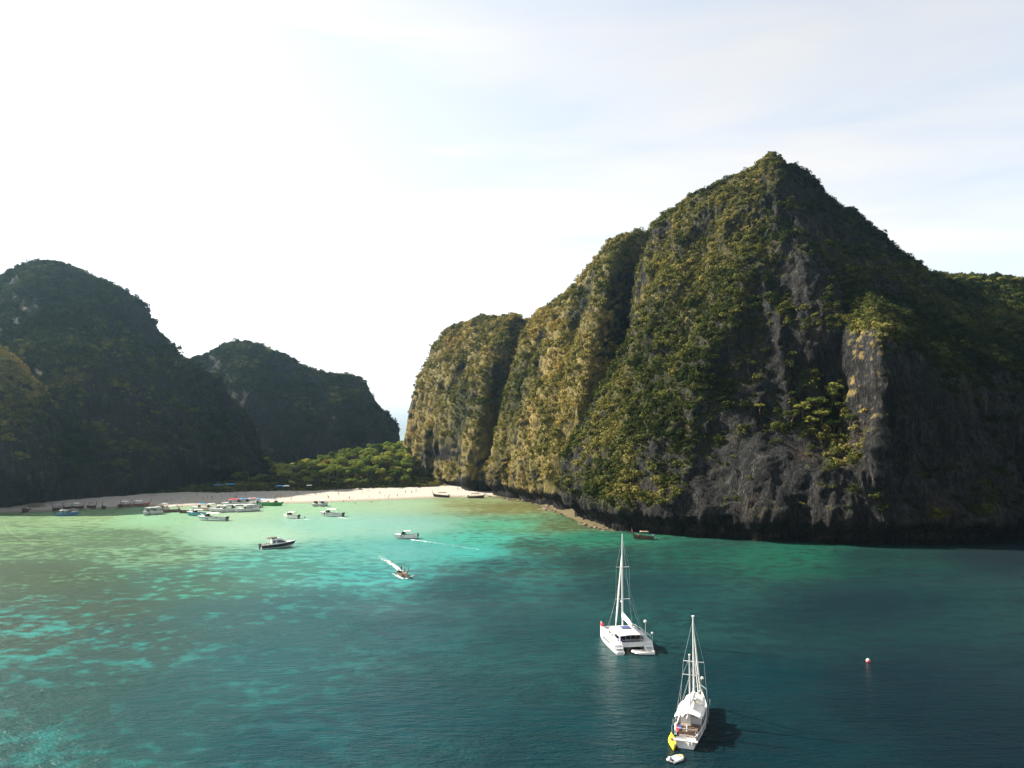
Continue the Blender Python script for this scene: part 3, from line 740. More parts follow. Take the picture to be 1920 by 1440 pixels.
# shady trees behind the left sand
for i in range(14):
    px = rg.uniform(400, 520); q_ = PZ(px, 913 - (px - 400) * 0.03, 3.0)
    place_tree(TREES[(i * 7) % 6], (q_[0], q_[1] + rg.uniform(2, 8), 2.6), rg.uniform(0.5, 0.8), rg.uniform(0, 6.28),
               'small shaded tree at the back of the left beach', 'shaded trees behind the left beach')
def wall_point(name, px, py):
    V = MOUNT[name]['V']; a, b, d = project(V)
    nv = V.shape[1]
    k = (a - px) ** 2 + (b - py) ** 2 + np.where(np.arange(nv)[None, :] > nv * 0.72, 1e6, 0)
    i = np.unravel_index(np.argmin(k), k.shape)
    return V[i], MOUNT[name]['N'][i]
for i, (px, py, sc) in enumerate([(1480, 772, .8), (1505, 764, .95), (1530, 758, 1.1), (1548, 742, 1.05), (1565, 730, 1.0), (1572, 760, 1.0), (1592, 752, .9), (1520, 785, .75), (1560, 790, .8), (1600, 778, .7), (1540, 775, .9), (1422, 750, .55), (1582, 712, .8)]):
    v, nn = wall_point('main', px, py + 10)
    place_tree(CLIFF_TREES[i % 3], (v[0] + nn[0] * 1.8, v[1] + nn[1] * 1.8, v[2] - 2.5), sc * 1.15, rg.uniform(0, 6.28),
               'small lone tree on the bare shaded cliff wall' if px == 1422 else 'leafy tree on the cliff ledge beside the sunlit rock pillar', None if px == 1422 else 'trees on the cliff ledge', 'cliff_tree')
for i, (px, py, sc) in enumerate([(1345, 352, .5), (1733, 508, .75), (1770, 520, .8), (1795, 523, .8), (1825, 522, .85), (1850, 525, .8), (1880, 526, .9), (1905, 528, .8)]):
    v, nn = wall_point('main', px, py + 4)
    place_tree(CLIFF_TREES[i % 3], (v[0], v[1], v[2] - 1.0), sc * 0.9, rg.uniform(0, 6.28),
               'tiny tree standing out on the left skyline of the pyramid peak' if px == 1345 else 'small tree on the skyline ridge right of the pyramid peak', None if px == 1345 else 'trees along the right skyline', 'ridge_tree')

# undergrowth filling the jungle floor
def undergrowth():
    rg = np.random.default_rng(77); n = 5200
    x = rg.uniform(-215, -45, n); s = 47 + 130 * rg.random(n) ** 1.3
    y = shore_y(x) + s; z = ground_z(x, y)
    rad = rg.uniform(0.7, 2.0, n) * (0.7 + 0.6 * sstep(50, 70, s))
    me = bpy.data.meshes.new('undergrowth'); me.vertices.add(n)
    me.vertices.foreach_set('co', np.stack([x, y, z + rad * 0.3], -1).reshape(-1).astype(np.float32))
    at = me.attributes.new('size', 'FLOAT_VECTOR', 'POINT'); at.data.foreach_set('vector', np.repeat(rad, 3).astype(np.float32))
    at = me.attributes.new('rot', 'FLOAT_VECTOR', 'POINT'); at.data.foreach_set('vector', np.stack([x * 0, x * 0, rg.uniform(0, 6.28, n)], -1).reshape(-1).astype(np.float32))
    at = me.attributes.new('pick', 'INT', 'POINT'); at.data.foreach_set('value', rg.integers(0, 6, n).astype(np.int32))
    at = me.attributes.new('dry', 'FLOAT', 'POINT'); at.data.foreach_set('value', np.full(n, .40, np.float32))
    o = link('jungle_undergrowth', me); md = o.modifiers.new('scatter', 'NODES'); md.node_group = SCATTER
    tag(o, 'low green undergrowth between the jungle trees', 'undergrowth', kind='stuff')
undergrowth()

# ================================================================== boats, people and small things
M['gel'] = plain('white_gelcoat', (0.60, 0.59, 0.565), 0.28, 0, 0.5, 0.06)
M['deck'] = plain('deck_nonskid', (0.66, 0.65, 0.61), 0.6, 0, 0.3, 0.10)
M['grey'] = plain('grey_paint', (0.30, 0.32, 0.33), 0.5)
M['dark'] = plain('black_plastic', (0.018, 0.018, 0.020), 0.35)
M['glass'] = plain('dark_glass', (0.010, 0.012, 0.014), 0.06, 0, 0.6, 0.05)
M['alu'] = plain('aluminium_mast', (0.62, 0.62, 0.60), 0.35, 0.35, 0.5, 0.06)
M['wire'] = plain('steel_wire', (0.45, 0.47, 0.47), 0.4, 0.4)
M['sailcloth'] = plain('white_sailcloth', (0.76, 0.74, 0.69), 0.85, 0, 0.2, 0.10)
M['awning'] = plain('cream_awning', (0.74, 0.70, 0.62), 0.9, 0, 0.2, 0.12)
M['teak'] = plain('teak_wood', (0.20, 0.115, 0.062), 0.7, 0, 0.3, 0.30)
M['oldteak'] = plain('weathered_teak_deck', (0.20, 0.175, 0.15), 0.8, 0, 0.2, 0.3)
M['wood'] = plain('weathered_boat_wood', (0.085, 0.052, 0.034), 0.7, 0, 0.3, 0.35)
M['wood_pale'] = plain('pale_boat_wood', (0.22, 0.165, 0.115), 0.7, 0, 0.3, 0.30)
M['red'] = plain('red_paint', (0.55, 0.035, 0.045), 0.45)
M['redcloth'] = plain('red_canopy_cloth', (0.62, 0.07, 0.09), 0.85, 0, 0.2)
M['bluecloth'] = plain('blue_canopy_cloth', (0.045, 0.27, 0.50), 0.85, 0, 0.2)
M['tarp'] = plain('blue_tarpaulin', (0.035, 0.20, 0.42), 0.7, 0, 0.3)
M['pinkcloth'] = plain('faded_red_canopy', (0.58, 0.30, 0.28), 0.85, 0, 0.2)
M['green'] = plain('green_paint', (0.03, 0.26, 0.055), 0.4)
M['teal'] = plain('teal_paint', (0.05, 0.24, 0.29), 0.4)
M['bluehull'] = plain('blue_paint', (0.05, 0.15, 0.27), 0.4)
M['orange'] = plain('orange_rubber', (0.62, 0.27, 0.06), 0.6)
M['yellow'] = plain('yellow_plastic', (0.82, 0.56, 0.015), 0.4)
M['rubber'] = plain('white_rubber', (0.72, 0.69, 0.62), 0.6)
M['ltblue'] = plain('pale_blue_fabric', (0.35, 0.58, 0.66), 0.8)
M['navy'] = plain('navy_fabric', (0.03, 0.04, 0.14), 0.8)
M['skin'] = plain('skin', (0.36, 0.20, 0.13), 0.6, 0, 0.3)
M['rope'] = plain('float_rope', (0.13, 0.125, 0.065), 0.8)
M['mat'] = plain('dark_beach_mat', (0.045, 0.045, 0.05), 0.9)
M['wetrock'] = plain('shore_rock_surface', (0.15, 0.115, 0.078), 0.9, 0, 0.2, 0.5, 1.2)

class MB:
    def __init__(s): s.V, s.F = [], []
    def box(s, c, d, taper=1.0, rz=0.0):
        k = len(s.V); hx, hy, hz = d[0] / 2, d[1] / 2, d[2] / 2; cs, sn = math.cos(rz), math.sin(rz)
        for z, t in ((-hz, 1.0), (hz, taper)):
            for x, y in ((-hx, -hy), (hx, -hy), (hx, hy), (-hx, hy)):
                X, Y = x * t, y * t; s.V.append((c[0] + X * cs - Y * sn, c[1] + X * sn + Y * cs, c[2] + z))
        s.F += [(k, k+3, k+2, k+1), (k+4, k+5, k+6, k+7)] + [(k+i, k+(i+1) % 4, k+4+(i+1) % 4, k+4+i) for i in range(4)]
        return s
    def tube(s, pts, radii, seg=8, cap=True):
        pts = [np.array(p, float) for p in pts]
        if not hasattr(radii, '__len__'): radii = [radii] * len(pts)
        k0 = len(s.V); n = len(pts); t = None
        for i, p in enumerate(pts):
            d = pts[min(i+1, n-1)] - pts[max(i-1, 0)]; d /= np.linalg.norm(d) + 1e-9
            if t is None: t = np.cross(d, [0.13, 0.21, 0.97] if abs(d[2]) < .9 else [0.9, 0.2, 0.1])
            t = t - d * np.dot(t, d); t /= np.linalg.norm(t) + 1e-9; u = np.cross(d, t)
            for a in range(seg):
                an = 2 * math.pi * a / seg; s.V.append(tuple(p + (t * math.cos(an) + u * math.sin(an)) * radii[i]))
        for i in range(n - 1):
            for a in range(seg):
                b = (a + 1) % seg; s.F.append((k0+i*seg+a, k0+i*seg+b, k0+(i+1)*seg+b, k0+(i+1)*seg+a))
        if cap:
            s.F.append(tuple(k0 + a for a in reversed(range(seg)))); s.F.append(tuple(k0 + (n-1)*seg + a for a in range(seg)))
        return s
    def loft(s, rings, close=True, caps=True):
        k = len(s.V); m = len(rings[0])
        for r in rings: s.V += [tuple(p) for p in r]
        for i in range(len(rings) - 1):
            for a in range(m if close else m - 1):
                b = (a + 1) % m; s.F.append((k+i*m+a, k+i*m+b, k+(i+1)*m+b, k+(i+1)*m+a))
        if caps and close:
            s.F.append(tuple(k + a for a in reversed(range(m)))); s.F.append(tuple(k + (len(rings)-1)*m + a for a in range(m)))
        return s
    def ball(s, c, r, seg=12, rings=8, sq=1.0):
        R_ = []
        for i in range(rings + 1):
            th = math.pi * (i + 0.02 * (1 if i == 0 else -1 if i == rings else 0)) / rings
            R_.append([(c[0] + r * math.sin(th) * math.cos(2*math.pi*a/seg), c[1] + r * math.sin(th) * math.sin(2*math.pi*a/seg), c[2] - r * sq * math.cos(th)) for a in range(seg)])
        return s.loft(R_)
    def sheet(s, x0, x1, w0, w1, z0, z1, camber=0.12, th=0.06, nx=6, ny=6, droop=0.0):
        """a cambered roof from x0 to x1, widths w0..w1"""
        top, bot = [], []
        for i in range(nx + 1):
            t = i / nx; x = x0 + (x1 - x0) * t; w = w0 + (w1 - w0) * t; z = z0 + (z1 - z0) * t - droop * (2*t-1)**4
            rt, rb = [], []
            for j in range(ny + 1):
                u = 2 * j / ny - 1; zz = z + camber * (1 - u * u)
                rt.append((x, u * w / 2, zz)); rb.append((x, u * w / 2 * 0.985, zz - th))
            top.append(rt); bot.append(rb)
        rings = [t_ + list(reversed(b_)) for t_, b_ in zip(top, bot)]
        return s.loft(rings)
    def build(s, name, mat, parent=None, smooth=False):
        me = new_mesh(name, s.V, s.F, mat, smooth)
        return link(name, me, parent)

def stations(L, B, H, draft, bow_h, sw=0.8, rake=0.6, n=18, fine=2.2, maxat=0.4, chine=0.78):
    st = []
    for i in range(n):
        t = i / (n - 1)
        f = sw + (1 - sw) * math.sin(min(t / maxat, 1) * math.pi / 2) if t < maxat else max(0.015, 1 - ((t - maxat) / (1 - maxat)) ** fine)
        b = B / 2 * f; zs = H + (bow_h - H) * t ** 2.3; zk = -draft * (1 - t ** 5)
        x = -L / 2 + L * t
        st.append(dict(t=t, x=x, b=b, zs=zs, zk=zk, zc=0.12 + 0.35 * zs * t ** 3, rk=rake * t ** 3, ch=chine * (1 - 0.25 * t ** 2)))
    return st
def hull_parts(root, st, hullmat, deckmat, cut=0.62, floor_z=0.32, stripe=None, stripe_z=(0.35, 0.75), floor_mat=None):
    V = MB(); rings = []
    for s in st:
        rings.append([(s['x'] + s['rk'], s['b'], s['zs']), (s['x'] + s['rk'] * 0.35, s['b'] * s['ch'], s['zc']), (s['x'] - s['rk'] * 0.3, 0, s['zk']),
                      (s['x'] + s['rk'] * 0.35, -s['b'] * s['ch'], s['zc']), (s['x'] + s['rk'], -s['b'], s['zs'])])
    V.loft(rings, close=False); k = 0
    V.F.append((0, 1, 2, 3, 4))
    # gunwale and inner walls of the open cockpit
    inner = [s for s in st if s['t'] <= cut]
    for sg in (1, -1):
        r = [[(s['x'] + s['rk'], sg * s['b'], s['zs']), (s['x'] + s['rk'], sg * (s['b'] - 0.14), s['zs'] + 0.02), (s['x'] + s['rk'], sg * (s['b'] - 0.16), floor_z)] for s in inner]
        V.loft(r, close=False)
    hull = V.build('hull', hullmat, root)
    if stripe is not None:
        sb = MB()
        for sg in (1, -1):
            r = []
            for s in st:
                def at(fr):
                    b0, z0, x0 = s['b'] * s['ch'], s['zc'], s['x'] + s['rk'] * 0.35
                    return (x0 + (s['rk'] * 0.65) * fr, sg * (b0 + (s['b'] - b0) * fr + 0.012), z0 + (s['zs'] - z0) * fr)
                r.append([at(stripe_z[0]), at(stripe_z[1])])
            sb.loft(r, close=False)
        sb.build('hull_stripe', stripe, hull)
    fd = MB(); fs = [s for s in st if s['t'] >= cut - 0.001]
    r = [[(s['x'] + s['rk'], u * (s['b'] - 0.03), s['zs'] - 0.01 + 0.16 * (1 - u * u) * min(1, s['b'])) for u in (-1, -.5, 0, .5, 1)] for s in fs]
    fd.loft(r, close=False)
    s0 = fs[0]; fd.F.append(tuple(range(5))) if False else None
    k = len(fd.V); fd.V += [(s0['x'] + s0['rk'], -s0['b'] + .1, floor_z), (s0['x'] + s0['rk'], s0['b'] - .1, floor_z)]
    fd.F.append((0, 1, 2, 3, 4, k + 1, k))
    fd.build('foredeck', deckmat, root)
    fl = MB(); fl.loft([[(s['x'] + s['rk'], u * (s['b'] - 0.14), floor_z) for u in (-1, 1)] for s in inner], close=False)
    fl.build('cockpit_floor', floor_mat or deckmat, root)
    return hull
def heading(az_deg): return math.pi / 2 - R(az_deg)
def outboards(root, x, n, z=0.55, sp=0.62, mat=None):
    for i in range(n):
        y = (i - (n - 1) / 2) * sp
        o = MB().loft([[(x - .30 + dx, y + dy, z + .75) for dx, dy in ((-.12, -.14), (.16, -.14), (.16, .14), (-.12, .14))],
                       [(x - .30 + dx, y + dy, z + .62) for dx, dy in ((-.28, -.22), (.26, -.22), (.26, .22), (-.28, .22))],
                       [(x - .30 + dx, y + dy, z + .10) for dx, dy in ((-.26, -.20), (.24, -.20), (.24, .20), (-.26, .20))]][::-1]).build('outboard_motor', mat or M['dark'], root)
        MB().box((x - .30, y, z - .35), (.22, .10, .95)).build('motor_leg', M['dark'], o)

def speedboat(name, px, py, az, label, L=10.5, B=2.9, hull='gel', stripe=None, roof='gel', roof_x=(-0.36, 0.16), eng=2, group=None, seats=3, roof_z=2.25, bow=1.45, z=0.0, cat='speedboat', screen=True):
    q_ = PZ(px, py, 0.0); root = empty(name, (q_[0], q_[1], z), heading(az)); root.scale = (1.0, 1.12, 1.35); tag(root, label, cat, group)
    st = stations(L, B, 0.95, 0.45, bow, 0.86, 0.9)
    hull_parts(root, st, M[hull], M['deck'], 0.60, 0.30, M[stripe] if stripe else None)
    x0, x1 = roof_x[0] * L, roof_x[1] * L
    if roof:
        MB().sheet(x0, x1, B * 0.86, B * 0.74, roof_z, roof_z + 0.02, 0.14, 0.07, 6, 6, 0.06).build('canopy', M[roof], root, True)
        for x in (x0 + .25, (x0 + x1) / 2, x1 - .25):
            for sg in (1, -1): MB().tube([(x, sg * B * .38, .9), (x, sg * B * .37, roof_z + .03)], .035, 5).build('canopy_post', M['alu'], root)
    if screen:
        w = MB(); xs_ = x1 + 0.1
        w.loft([[(xs_ + .75, -B * .30, 1.08), (xs_ + 1.0, 0, 1.14), (xs_ + .75, B * .30, 1.08)], [(xs_ + .05, -B * .34, 1.85), (xs_ + .2, 0, 1.92), (xs_ + .05, B * .34, 1.85)]], close=False)
        w.loft([[(xs_ - .7, B * .42, 1.02), (xs_ + .75, B * .31, 1.08)], [(xs_ - .5, B * .40, 1.78), (xs_ + .05, B * .345, 1.84)]], close=False)
        w.loft([[(xs_ - .7, -B * .42, 1.02), (xs_ + .75, -B * .31, 1.08)], [(xs_ - .5, -B * .40, 1.78), (xs_ + .05, -B * .345, 1.84)]], close=False)
        w.build('windscreen', M['glass'], root)
    for i in range(seats):
        x = x0 + .5 + (x1 - x0 - .6) * i / max(1, seats - 1) * 0.8
        MB().box((x, 0, .52), (.42, B * .62, .42)).box((x - .2, 0, .85), (.10, B * .62, .34)).build('bench_seat', M['navy'] if i % 2 else M['grey'], root)
    if eng: outboards(root, -L / 2, eng)
    MB().tube([(L * .30, -B * .28, 1.25), (L * .30, -B * .28, 1.7), (L * .46, 0, 1.95), (L * .30, B * .28, 1.7), (L * .30, B * .28, 1.25)], .025, 5).build('bow_rail', M['alu'], root)
    return root

def longtail(px, py, az, label, L=10.0, B=1.9, hull='wood', roof='awning', group=None, z=0.0, stripe=None, engine=True, name='longtail_boat'):
    q_ = PZ(px, py, z); root = empty(name, (q_[0], q_[1], z), heading(az)); root.scale = (1.0, 1.15, 1.35); tag(root, label, 'longtail boat', group)
    st = stations(L, B, 0.70, 0.35, 1.35, 0.62, 0.5, 18, 1.9, 0.42, 0.66)
    h = hull_parts(root, st, M[hull], M['wood_pale'], 0.70, 0.22, M[stripe] if stripe else None, (0.62, 0.92), M['wood_pale'])
    # swept-up prow post with ribbons
    MB().tube([(L*.47, 0, 1.1), (L*.55, 0, 1.65), (L*.60, 0, 2.35), (L*.62, 0, 2.9)], [.16, .13, .10, .06], 6).build('prow', M[hull], root)
    MB().tube([(L*.575, 0, 1.95), (L*.59, .02, 2.15)], [.19, .17], 7).build('prow_ribbon', M['redcloth'], root)
    if roof:
        MB().sheet(-L*.26, L*.20, B*.82, B*.78, 1.82, 1.86, .22, .04, 5, 6).build('canopy', M[roof], root, True)
        for x in (-L*.24, -L*.03, L*.18):
            for sg in (1, -1): MB().tube([(x, sg*B*.40, .65), (x, sg*B*.38, 1.86)], .03, 5).build('canopy_post', M['wood'], root)
    for x in (-L*.18, 0, L*.14): MB().box((x, 0, .50), (.30, B*.78, .06)).build('thwart', M['wood_pale'], root)
    if engine:
        e = MB().box((-L*.47, 0, 1.0), (.75, .42, .45), .8).build('engine', M['grey'], root)
        MB().tube([(-L*.50, 0, .95), (-L*.72, 0, .35), (-L*.86, 0, -.05)], [.05, .04, .035], 6).build('propeller_shaft', M['wire'], e)
        MB().tube([(-L*.45, 0, 1.1), (-L*.34, .1, 1.35)], .03, 5).build('tiller', M['wire'], e)
    return root

# ------------------------------------------------------------------ people (one continuous skinned body, shared)
def body(pose):
    J = {'pel': (0, 0, .93), 'chest': (0, .01, 1.28), 'neck': (0, .02, 1.47), 'head': (0, .035, 1.60), 'top': (0, .03, 1.72)}
    if pose == 'stand':
        J.update(hipL=(.10, 0, .88), kneeL=(.11, .02, .48), ankL=(.12, -.02, .07), toeL=(.13, .12, .03), hipR=(-.10, 0, .88), kneeR=(-.11, .02, .48), ankR=(-.12, -.02, .07), toeR=(-.13, .12, .03),
                 shL=(.19, .01, 1.40), elL=(.25, -.02, 1.12), wrL=(.25, .06, .87), haL=(.24, .09, .78), shR=(-.19, .01, 1.40), elR=(-.25, -.02, 1.12), wrR=(-.25, .06, .87), haR=(-.24, .09, .78))
    else:
        J.update(hipL=(.10, 0, .88), kneeL=(.11, .20, .52), ankL=(.11, .20, .08), toeL=(.11, .35, .03), hipR=(-.10, 0, .88), kneeR=(-.11, .02, .48), ankR=(-.11, -.28, .13), toeR=(-.11, -.18, .03),
                 shL=(.19, .01, 1.40), elL=(.24, -.16, 1.16), wrL=(.23, -.12, .90), haL=(.22, -.09, .82), shR=(-.19, .01, 1.40), elR=(-.24, .10, 1.14), wrR=(-.23, .28, .98), haR=(-.22, .34, .93))
    rad = dict(pel=.135, chest=.145, neck=.055, head=.10, top=.075, hip=.095, knee=.062, ank=.042, toe=.035, sh=.065, el=.043, wr=.03, ha=.035)
    E = [('pel', 'chest'), ('chest', 'neck'), ('neck', 'head'), ('head', 'top')]
    for s in 'LR': E += [('pel', 'hip' + s), ('hip' + s, 'knee' + s), ('knee' + s, 'ank' + s), ('ank' + s, 'toe' + s), ('chest', 'sh' + s), ('sh' + s, 'el' + s), ('el' + s, 'wr' + s), ('wr' + s, 'ha' + s)]
    ks = list(J); me = bpy.data.meshes.new('body_skeleton'); me.from_pydata([J[k] for k in ks], [(ks.index(a), ks.index(b)) for a, b in E], [])
    o = bpy.data.objects.new('body_skeleton', me); COL.objects.link(o)
    md = o.modifiers.new('skin', 'SKIN')
    for i, k in enumerate(ks):
        r = rad.get(k) or rad[k[:-1]]
        sv = me.skin_vertices[0].data[i]; sv.radius = (r * (1.25 if k in ('pel', 'chest') else 1), r); sv.use_root = (k == 'pel')
    o.modifiers.new('sub', 'SUBSURF').levels = 1
    dg = bpy.context.evaluated_depsgraph_get(); res = bpy.data.meshes.new_from_object(o.evaluated_get(dg))
    bpy.data.objects.remove(o)
    return res
BODY = {p: body(p) for p in ('stand', 'walk')}
CLOTH = [plain('clothing_' + k, c, 0.85, 0, 0.2) for k, c in (('black', (.02, .02, .022)), ('red', (.45, .04, .05)), ('blue', (.05, .12, .40)), ('white', (.70, .68, .64)), ('teal', (.04, .30, .32)), ('yellow', (.60, .45, .08)))]
CNAME = ['black', 'red', 'blue', 'white', 'teal', 'yellow']
HAIR = plain('dark_hair', (.02, .014, .010), 0.6)
DRESSED = {}
for p_ in BODY:
    for ci in range(6):
        for full in (0, 1):
            me = BODY[p_].copy(); me.materials.clear()
            for m_ in (M['skin'], CLOTH[ci], HAIR): me.materials.append(m_)
            for f in me.polygons:
                c_ = f.center
                f.material_index = 1 if (.58 < c_.z < (1.42 if full else .98) and abs(c_.x) < (.21 if full else .2)) else 2 if (c_.z > 1.62 and (c_.y < .06 or c_.z > 1.68)) else 0
                f.use_smooth = True
            DRESSED[p_, ci, full] = me
def person(loc, rz, ci, full, pose, label, group, z=0):
    o = link('person', DRESSED[pose, ci, full], None, (loc[0], loc[1], z), (0, 0, rz))
    return tag(o, label, 'person', group)

# ------------------------------------------------------------------ sailing catamaran
def catamaran():
    az = -9.0
    s_ = PZ(1192, 1227, 0.0); h = heading(az); d_ = np.array([math.cos(h), math.sin(h), 0])
    c_ = s_ + d_ * 6.0
    root = empty('sailing_catamaran', tuple(c_), h); tag(root, 'white sailing catamaran with furled sails moored in the deep water', 'catamaran')
    for sg in (1, -1):
        V = MB(); rings = []
        for i in range(20):
            t = i / 19; x = -6.1 + 12.2 * t
            b = .86 * (0.80 + .20 * math.sin(min(t / .4, 1) * math.pi / 2)) if t < .4 else .86 * max(.03, 1 - ((t - .4) / .6) ** 2.3)
            zs = 0.42 if t < .055 else 0.80 if t < .10 else 1.18 if t < .15 else 1.55 + .35 * t ** 1.5
            y0 = sg * 2.55
            rings.append([(x, y0 + b, zs), (x, y0 + b * .97, .6 * zs), (x, y0 + b * .72, -.05), (x, y0, -.5 * (1 - t ** 4)), (x, y0 - b * .72, -.05), (x, y0 - b * .97, .6 * zs), (x, y0 - b, zs), (x, y0, zs + .10 * (t > .16))])
        V.loft(rings)
        hl = V.build('hull', M['gel'], root)
        for k, (x, z) in enumerate(((-5.85, .45), (-5.25, .83), (-4.62, 1.21))): MB().box((x, sg * 2.55, z), (.42, 1.05, .05)).build('boarding_step', M['grey'], hl)
        MB().box((-.6, sg * 3.415, 1.12), (4.2, .02, .22)).build('hull_window', M['glass'], hl)
        for k in range(6):
            x = -3.6 + 1.75 * k; yb = 2.55 + .80 * (1 if x < 1 else max(.05, 1 - ((x - 1) / 5.2) ** 2))
            MB().tube([(x, sg * yb, 1.55), (x, sg * yb, 2.25)], .02, 5).build('stanchion', M['wire'], hl)
        MB().tube([(-3.6 + 1.75 * k, sg * (2.55 + .80 * (1 if -3.6 + 1.75 * k < 1 else max(.05, 1 - ((-2.6 - 2 + 1.75 * k) / 5.2) ** 2))), 2.25) for k in range(6)], .015, 4).build('lifeline', M['wire'], hl)
    MB().loft([[(x, -2.2, z0), (x, 2.2, z0), (x, 2.2, z1), (x, -2.2, z1)] for x, z0, z1 in ((-4.7, .85, 1.25), (-3.0, .80, 1.35), (1.5, .85, 1.72), (3.4, 1.2, 1.80))]).build('bridge_deck', M['gel'], root)
    MB().tube([(5.3, -2.6, 1.75), (5.3, 2.6, 1.75)], .12, 8).build('forward_crossbeam', M['alu'], root)
    net = MB()
    for i in range(9): net.tube([(3.45, -1.8 + .45 * i, 1.74), (5.25, -1.8 + .45 * i, 1.74)], .02, 4)
    for i in range(5): net.tube([(3.55 + .4 * i, -1.85, 1.74), (3.55 + .4 * i, 1.85, 1.74)], .02, 4)
    net.build('trampoline_net', M['grey'], root)
    # coachroof running aft as a hardtop over the cockpit
    cab = MB(); R_ = []
    for x, w, z in ((-1.9, 4.9, 2.78), (-.6, 5.0, 2.92), (.9, 4.8, 2.90), (2.2, 4.2, 2.62), (3.2, 3.4, 2.15), (3.75, 2.8, 1.78)):
        R_.append([(x, -w / 2 - .12, 1.55), (x, -w / 2, min(z, 2.2)), (x, -w / 2 + .45, z - .08), (x, 0, z + .06), (x, w / 2 - .45, z - .08), (x, w / 2, min(z, 2.2)), (x, w / 2 + .12, 1.55)])
    cab.loft(R_); cabin = cab.build('coachroof', M['gel'], root, False)
    for sg in (1, -1):
        MB().loft([[(-1.6, sg * 2.57, 1.85), (.9, sg * 2.52, 1.85), (2.15, sg * 2.22, 1.85)], [(-1.6, sg * 2.50, 2.28), (.8, sg * 2.45, 2.26), (1.9, sg * 2.16, 2.18)]], close=False).build('cabin_window', M['glass'], cabin)
    MB().sheet(-4.55, -1.85, 4.7, 5.0, 2.66, 2.82, .14, .12, 6, 8, .02).build('hardtop', M['gel'], root, True)
    for sg in (1, -1):
        MB().box((-4.3, sg * 2.1, 1.95), (.18, .16, 1.42)).build('hardtop_post', M['gel'], root)
        MB().box((-2.6, sg * 2.36, 1.62), (2.2, .16, .62)).build('cockpit_coaming', M['gel'], root)
    blk = MB().box((-1.93, 0, 1.98), (.04, 4.1, 1.28)).build('saloon_door', M['glass'], root)
    for y in (-1.35, -.45, .45, 1.35): MB().box((-1.965, y, 1.98), (.03, .07, 1.28)).build('door_frame', M['alu'], blk)
    MB().box((-3.1, 1.25, 1.55), (1.2, .8, .42)).box((-3.1, 1.75, 1.9), (1.3, .14, .5)).build('cockpit_seat', M['navy'], root)
    MB().box((-3.0, -1.2, 1.75), (1.0, .9, .06)).tube([(-3, -1.2, 1.3), (-3, -1.2, 1.75)], .06).build('cockpit_table', M['teak'], root)
    MB().box((-4.62, 0, 1.42), (.12, 3.9, .32)).build('aft_beam', M['gel'], root)
    for y in (-1.2, -.4, .4, 1.2): MB().tube([(-4.62, y, 1.5), (-4.62, y, 1.98)], .025, 5).build('rail_post', M['wire'], root)
    MB().tube([(-4.62, -1.8, 1.98), (-4.62, 1.8, 1.98)], .025, 5).build('aft_rail', M['wire'], root)
    MB().sheet(-1.2, .35, 1.6, 1.6, 3.02, 3.02, .02, .03, 2, 2).build('solar_panel', M['navy'], root)
    # rig
    mx = 1.1; top = 18.5
    mast = MB().tube([(mx, 0, 2.9), (mx - .02, 0, 9), (mx - .1, 0, 15), (mx - .22, 0, top)], [.15, .15, .13, .08], 10).build('mast', M['alu'], root)
    for z, w in ((7.4, 1.25), (12.8, 1.15)):
        for sg in (1, -1): MB().tube([(mx, 0, z), (mx - .25, sg * w, z + .08)], .055, 6).build('spreader', M['alu'], mast)
    MB().ball((mx + .38, 0, 6.9), .26, 10, 6, .6).build('radar_dome', M['gel'], mast)
    MB().tube([(mx, 0, top), (mx, 0, top + .5)], .02, 4).build('masthead_aerial', M['wire'], mast)
    boom = MB().tube([(mx - .2, 0, 4.15), (-4.2, 0, 4.0)], .11, 8).build('boom', M['alu'], root)
    MB().loft([[(x, hw * math.cos(a), z + hh * math.sin(a)) for a in np.linspace(0, 2 * math.pi, 10, endpoint=False)] for x, hw, hh, z in
               ((mx - .1, .14, .34, 4.72), (mx - .35, .28, .46, 4.68), (mx - .9, .32, .44, 4.62), (mx - 2.2, .28, .40, 4.52), (mx - 3.8, .24, .32, 4.40), (-4.0, .14, .18, 4.24))]).build('furled_mainsail', M['sailcloth'], boom, True)
    jib = MB().tube([(5.3, 0, 1.9), (4.6, 0, 3.9), (3.0, 0, 9.0), (1.45, 0, 14.2), (mx - .1, 0, 15.6)], [.07, .14, .15, .10, .03], 8).build('furled_jib', M['sailcloth'], root)
    for sg in (1, -1):
        MB().tube([(mx - .6, sg * 3.2, 1.75), (mx - .25, sg * 1.25, 7.48), (mx - .3, sg * 1.15, 12.88), (mx - .18, 0, 17.5)], .012, 5).build('shroud', M['wire'], root)
        MB().tube([(mx - 1.6, sg * 3.2, 1.75), (mx - .1, 0, 12.8)], .010, 5).build('lower_shroud', M['wire'], root)
    MB().tube([(-4.3, 0, 4.1), (mx - .22, 0, top)], .010, 5).build('topping_lift', M['wire'], root)
    MB().tube([(-4.4, -2.2, 2.8), (-4.4, -2.2, 4.6)], .03, 5).ball((-4.4, -2.2, 4.8), .28, 10, 7).build('satellite_dome', M['gel'], root)
    MB().tube([(-4.9, -3.2, 1.3), (-4.9, -3.2, 2.9)], .03, 5).ball((-4.9, -3.2, 3.0), .2, 8, 6).build('stern_light_pole', M['gel'], root)
    MB().ball((5.0, 2.55, 2.25), .34, 10, 7, 1.1).build('bow_fender', M['red'], root)
    MB().tube([(5.6, 2.55, 1.9), (5.6, 2.55, 2.7)], .10, 6).build('bow_roller_post', M['gel'], root)
    # its tender
    t = c_ - d_ * 5.9 + np.array([d_[1], -d_[0], 0]) * 1.3
    tr = empty('tender', (t[0], t[1], 0), heading(az - 82)); tag(tr, 'white inflatable tender floating across the stern of the catamaran', 'dinghy')
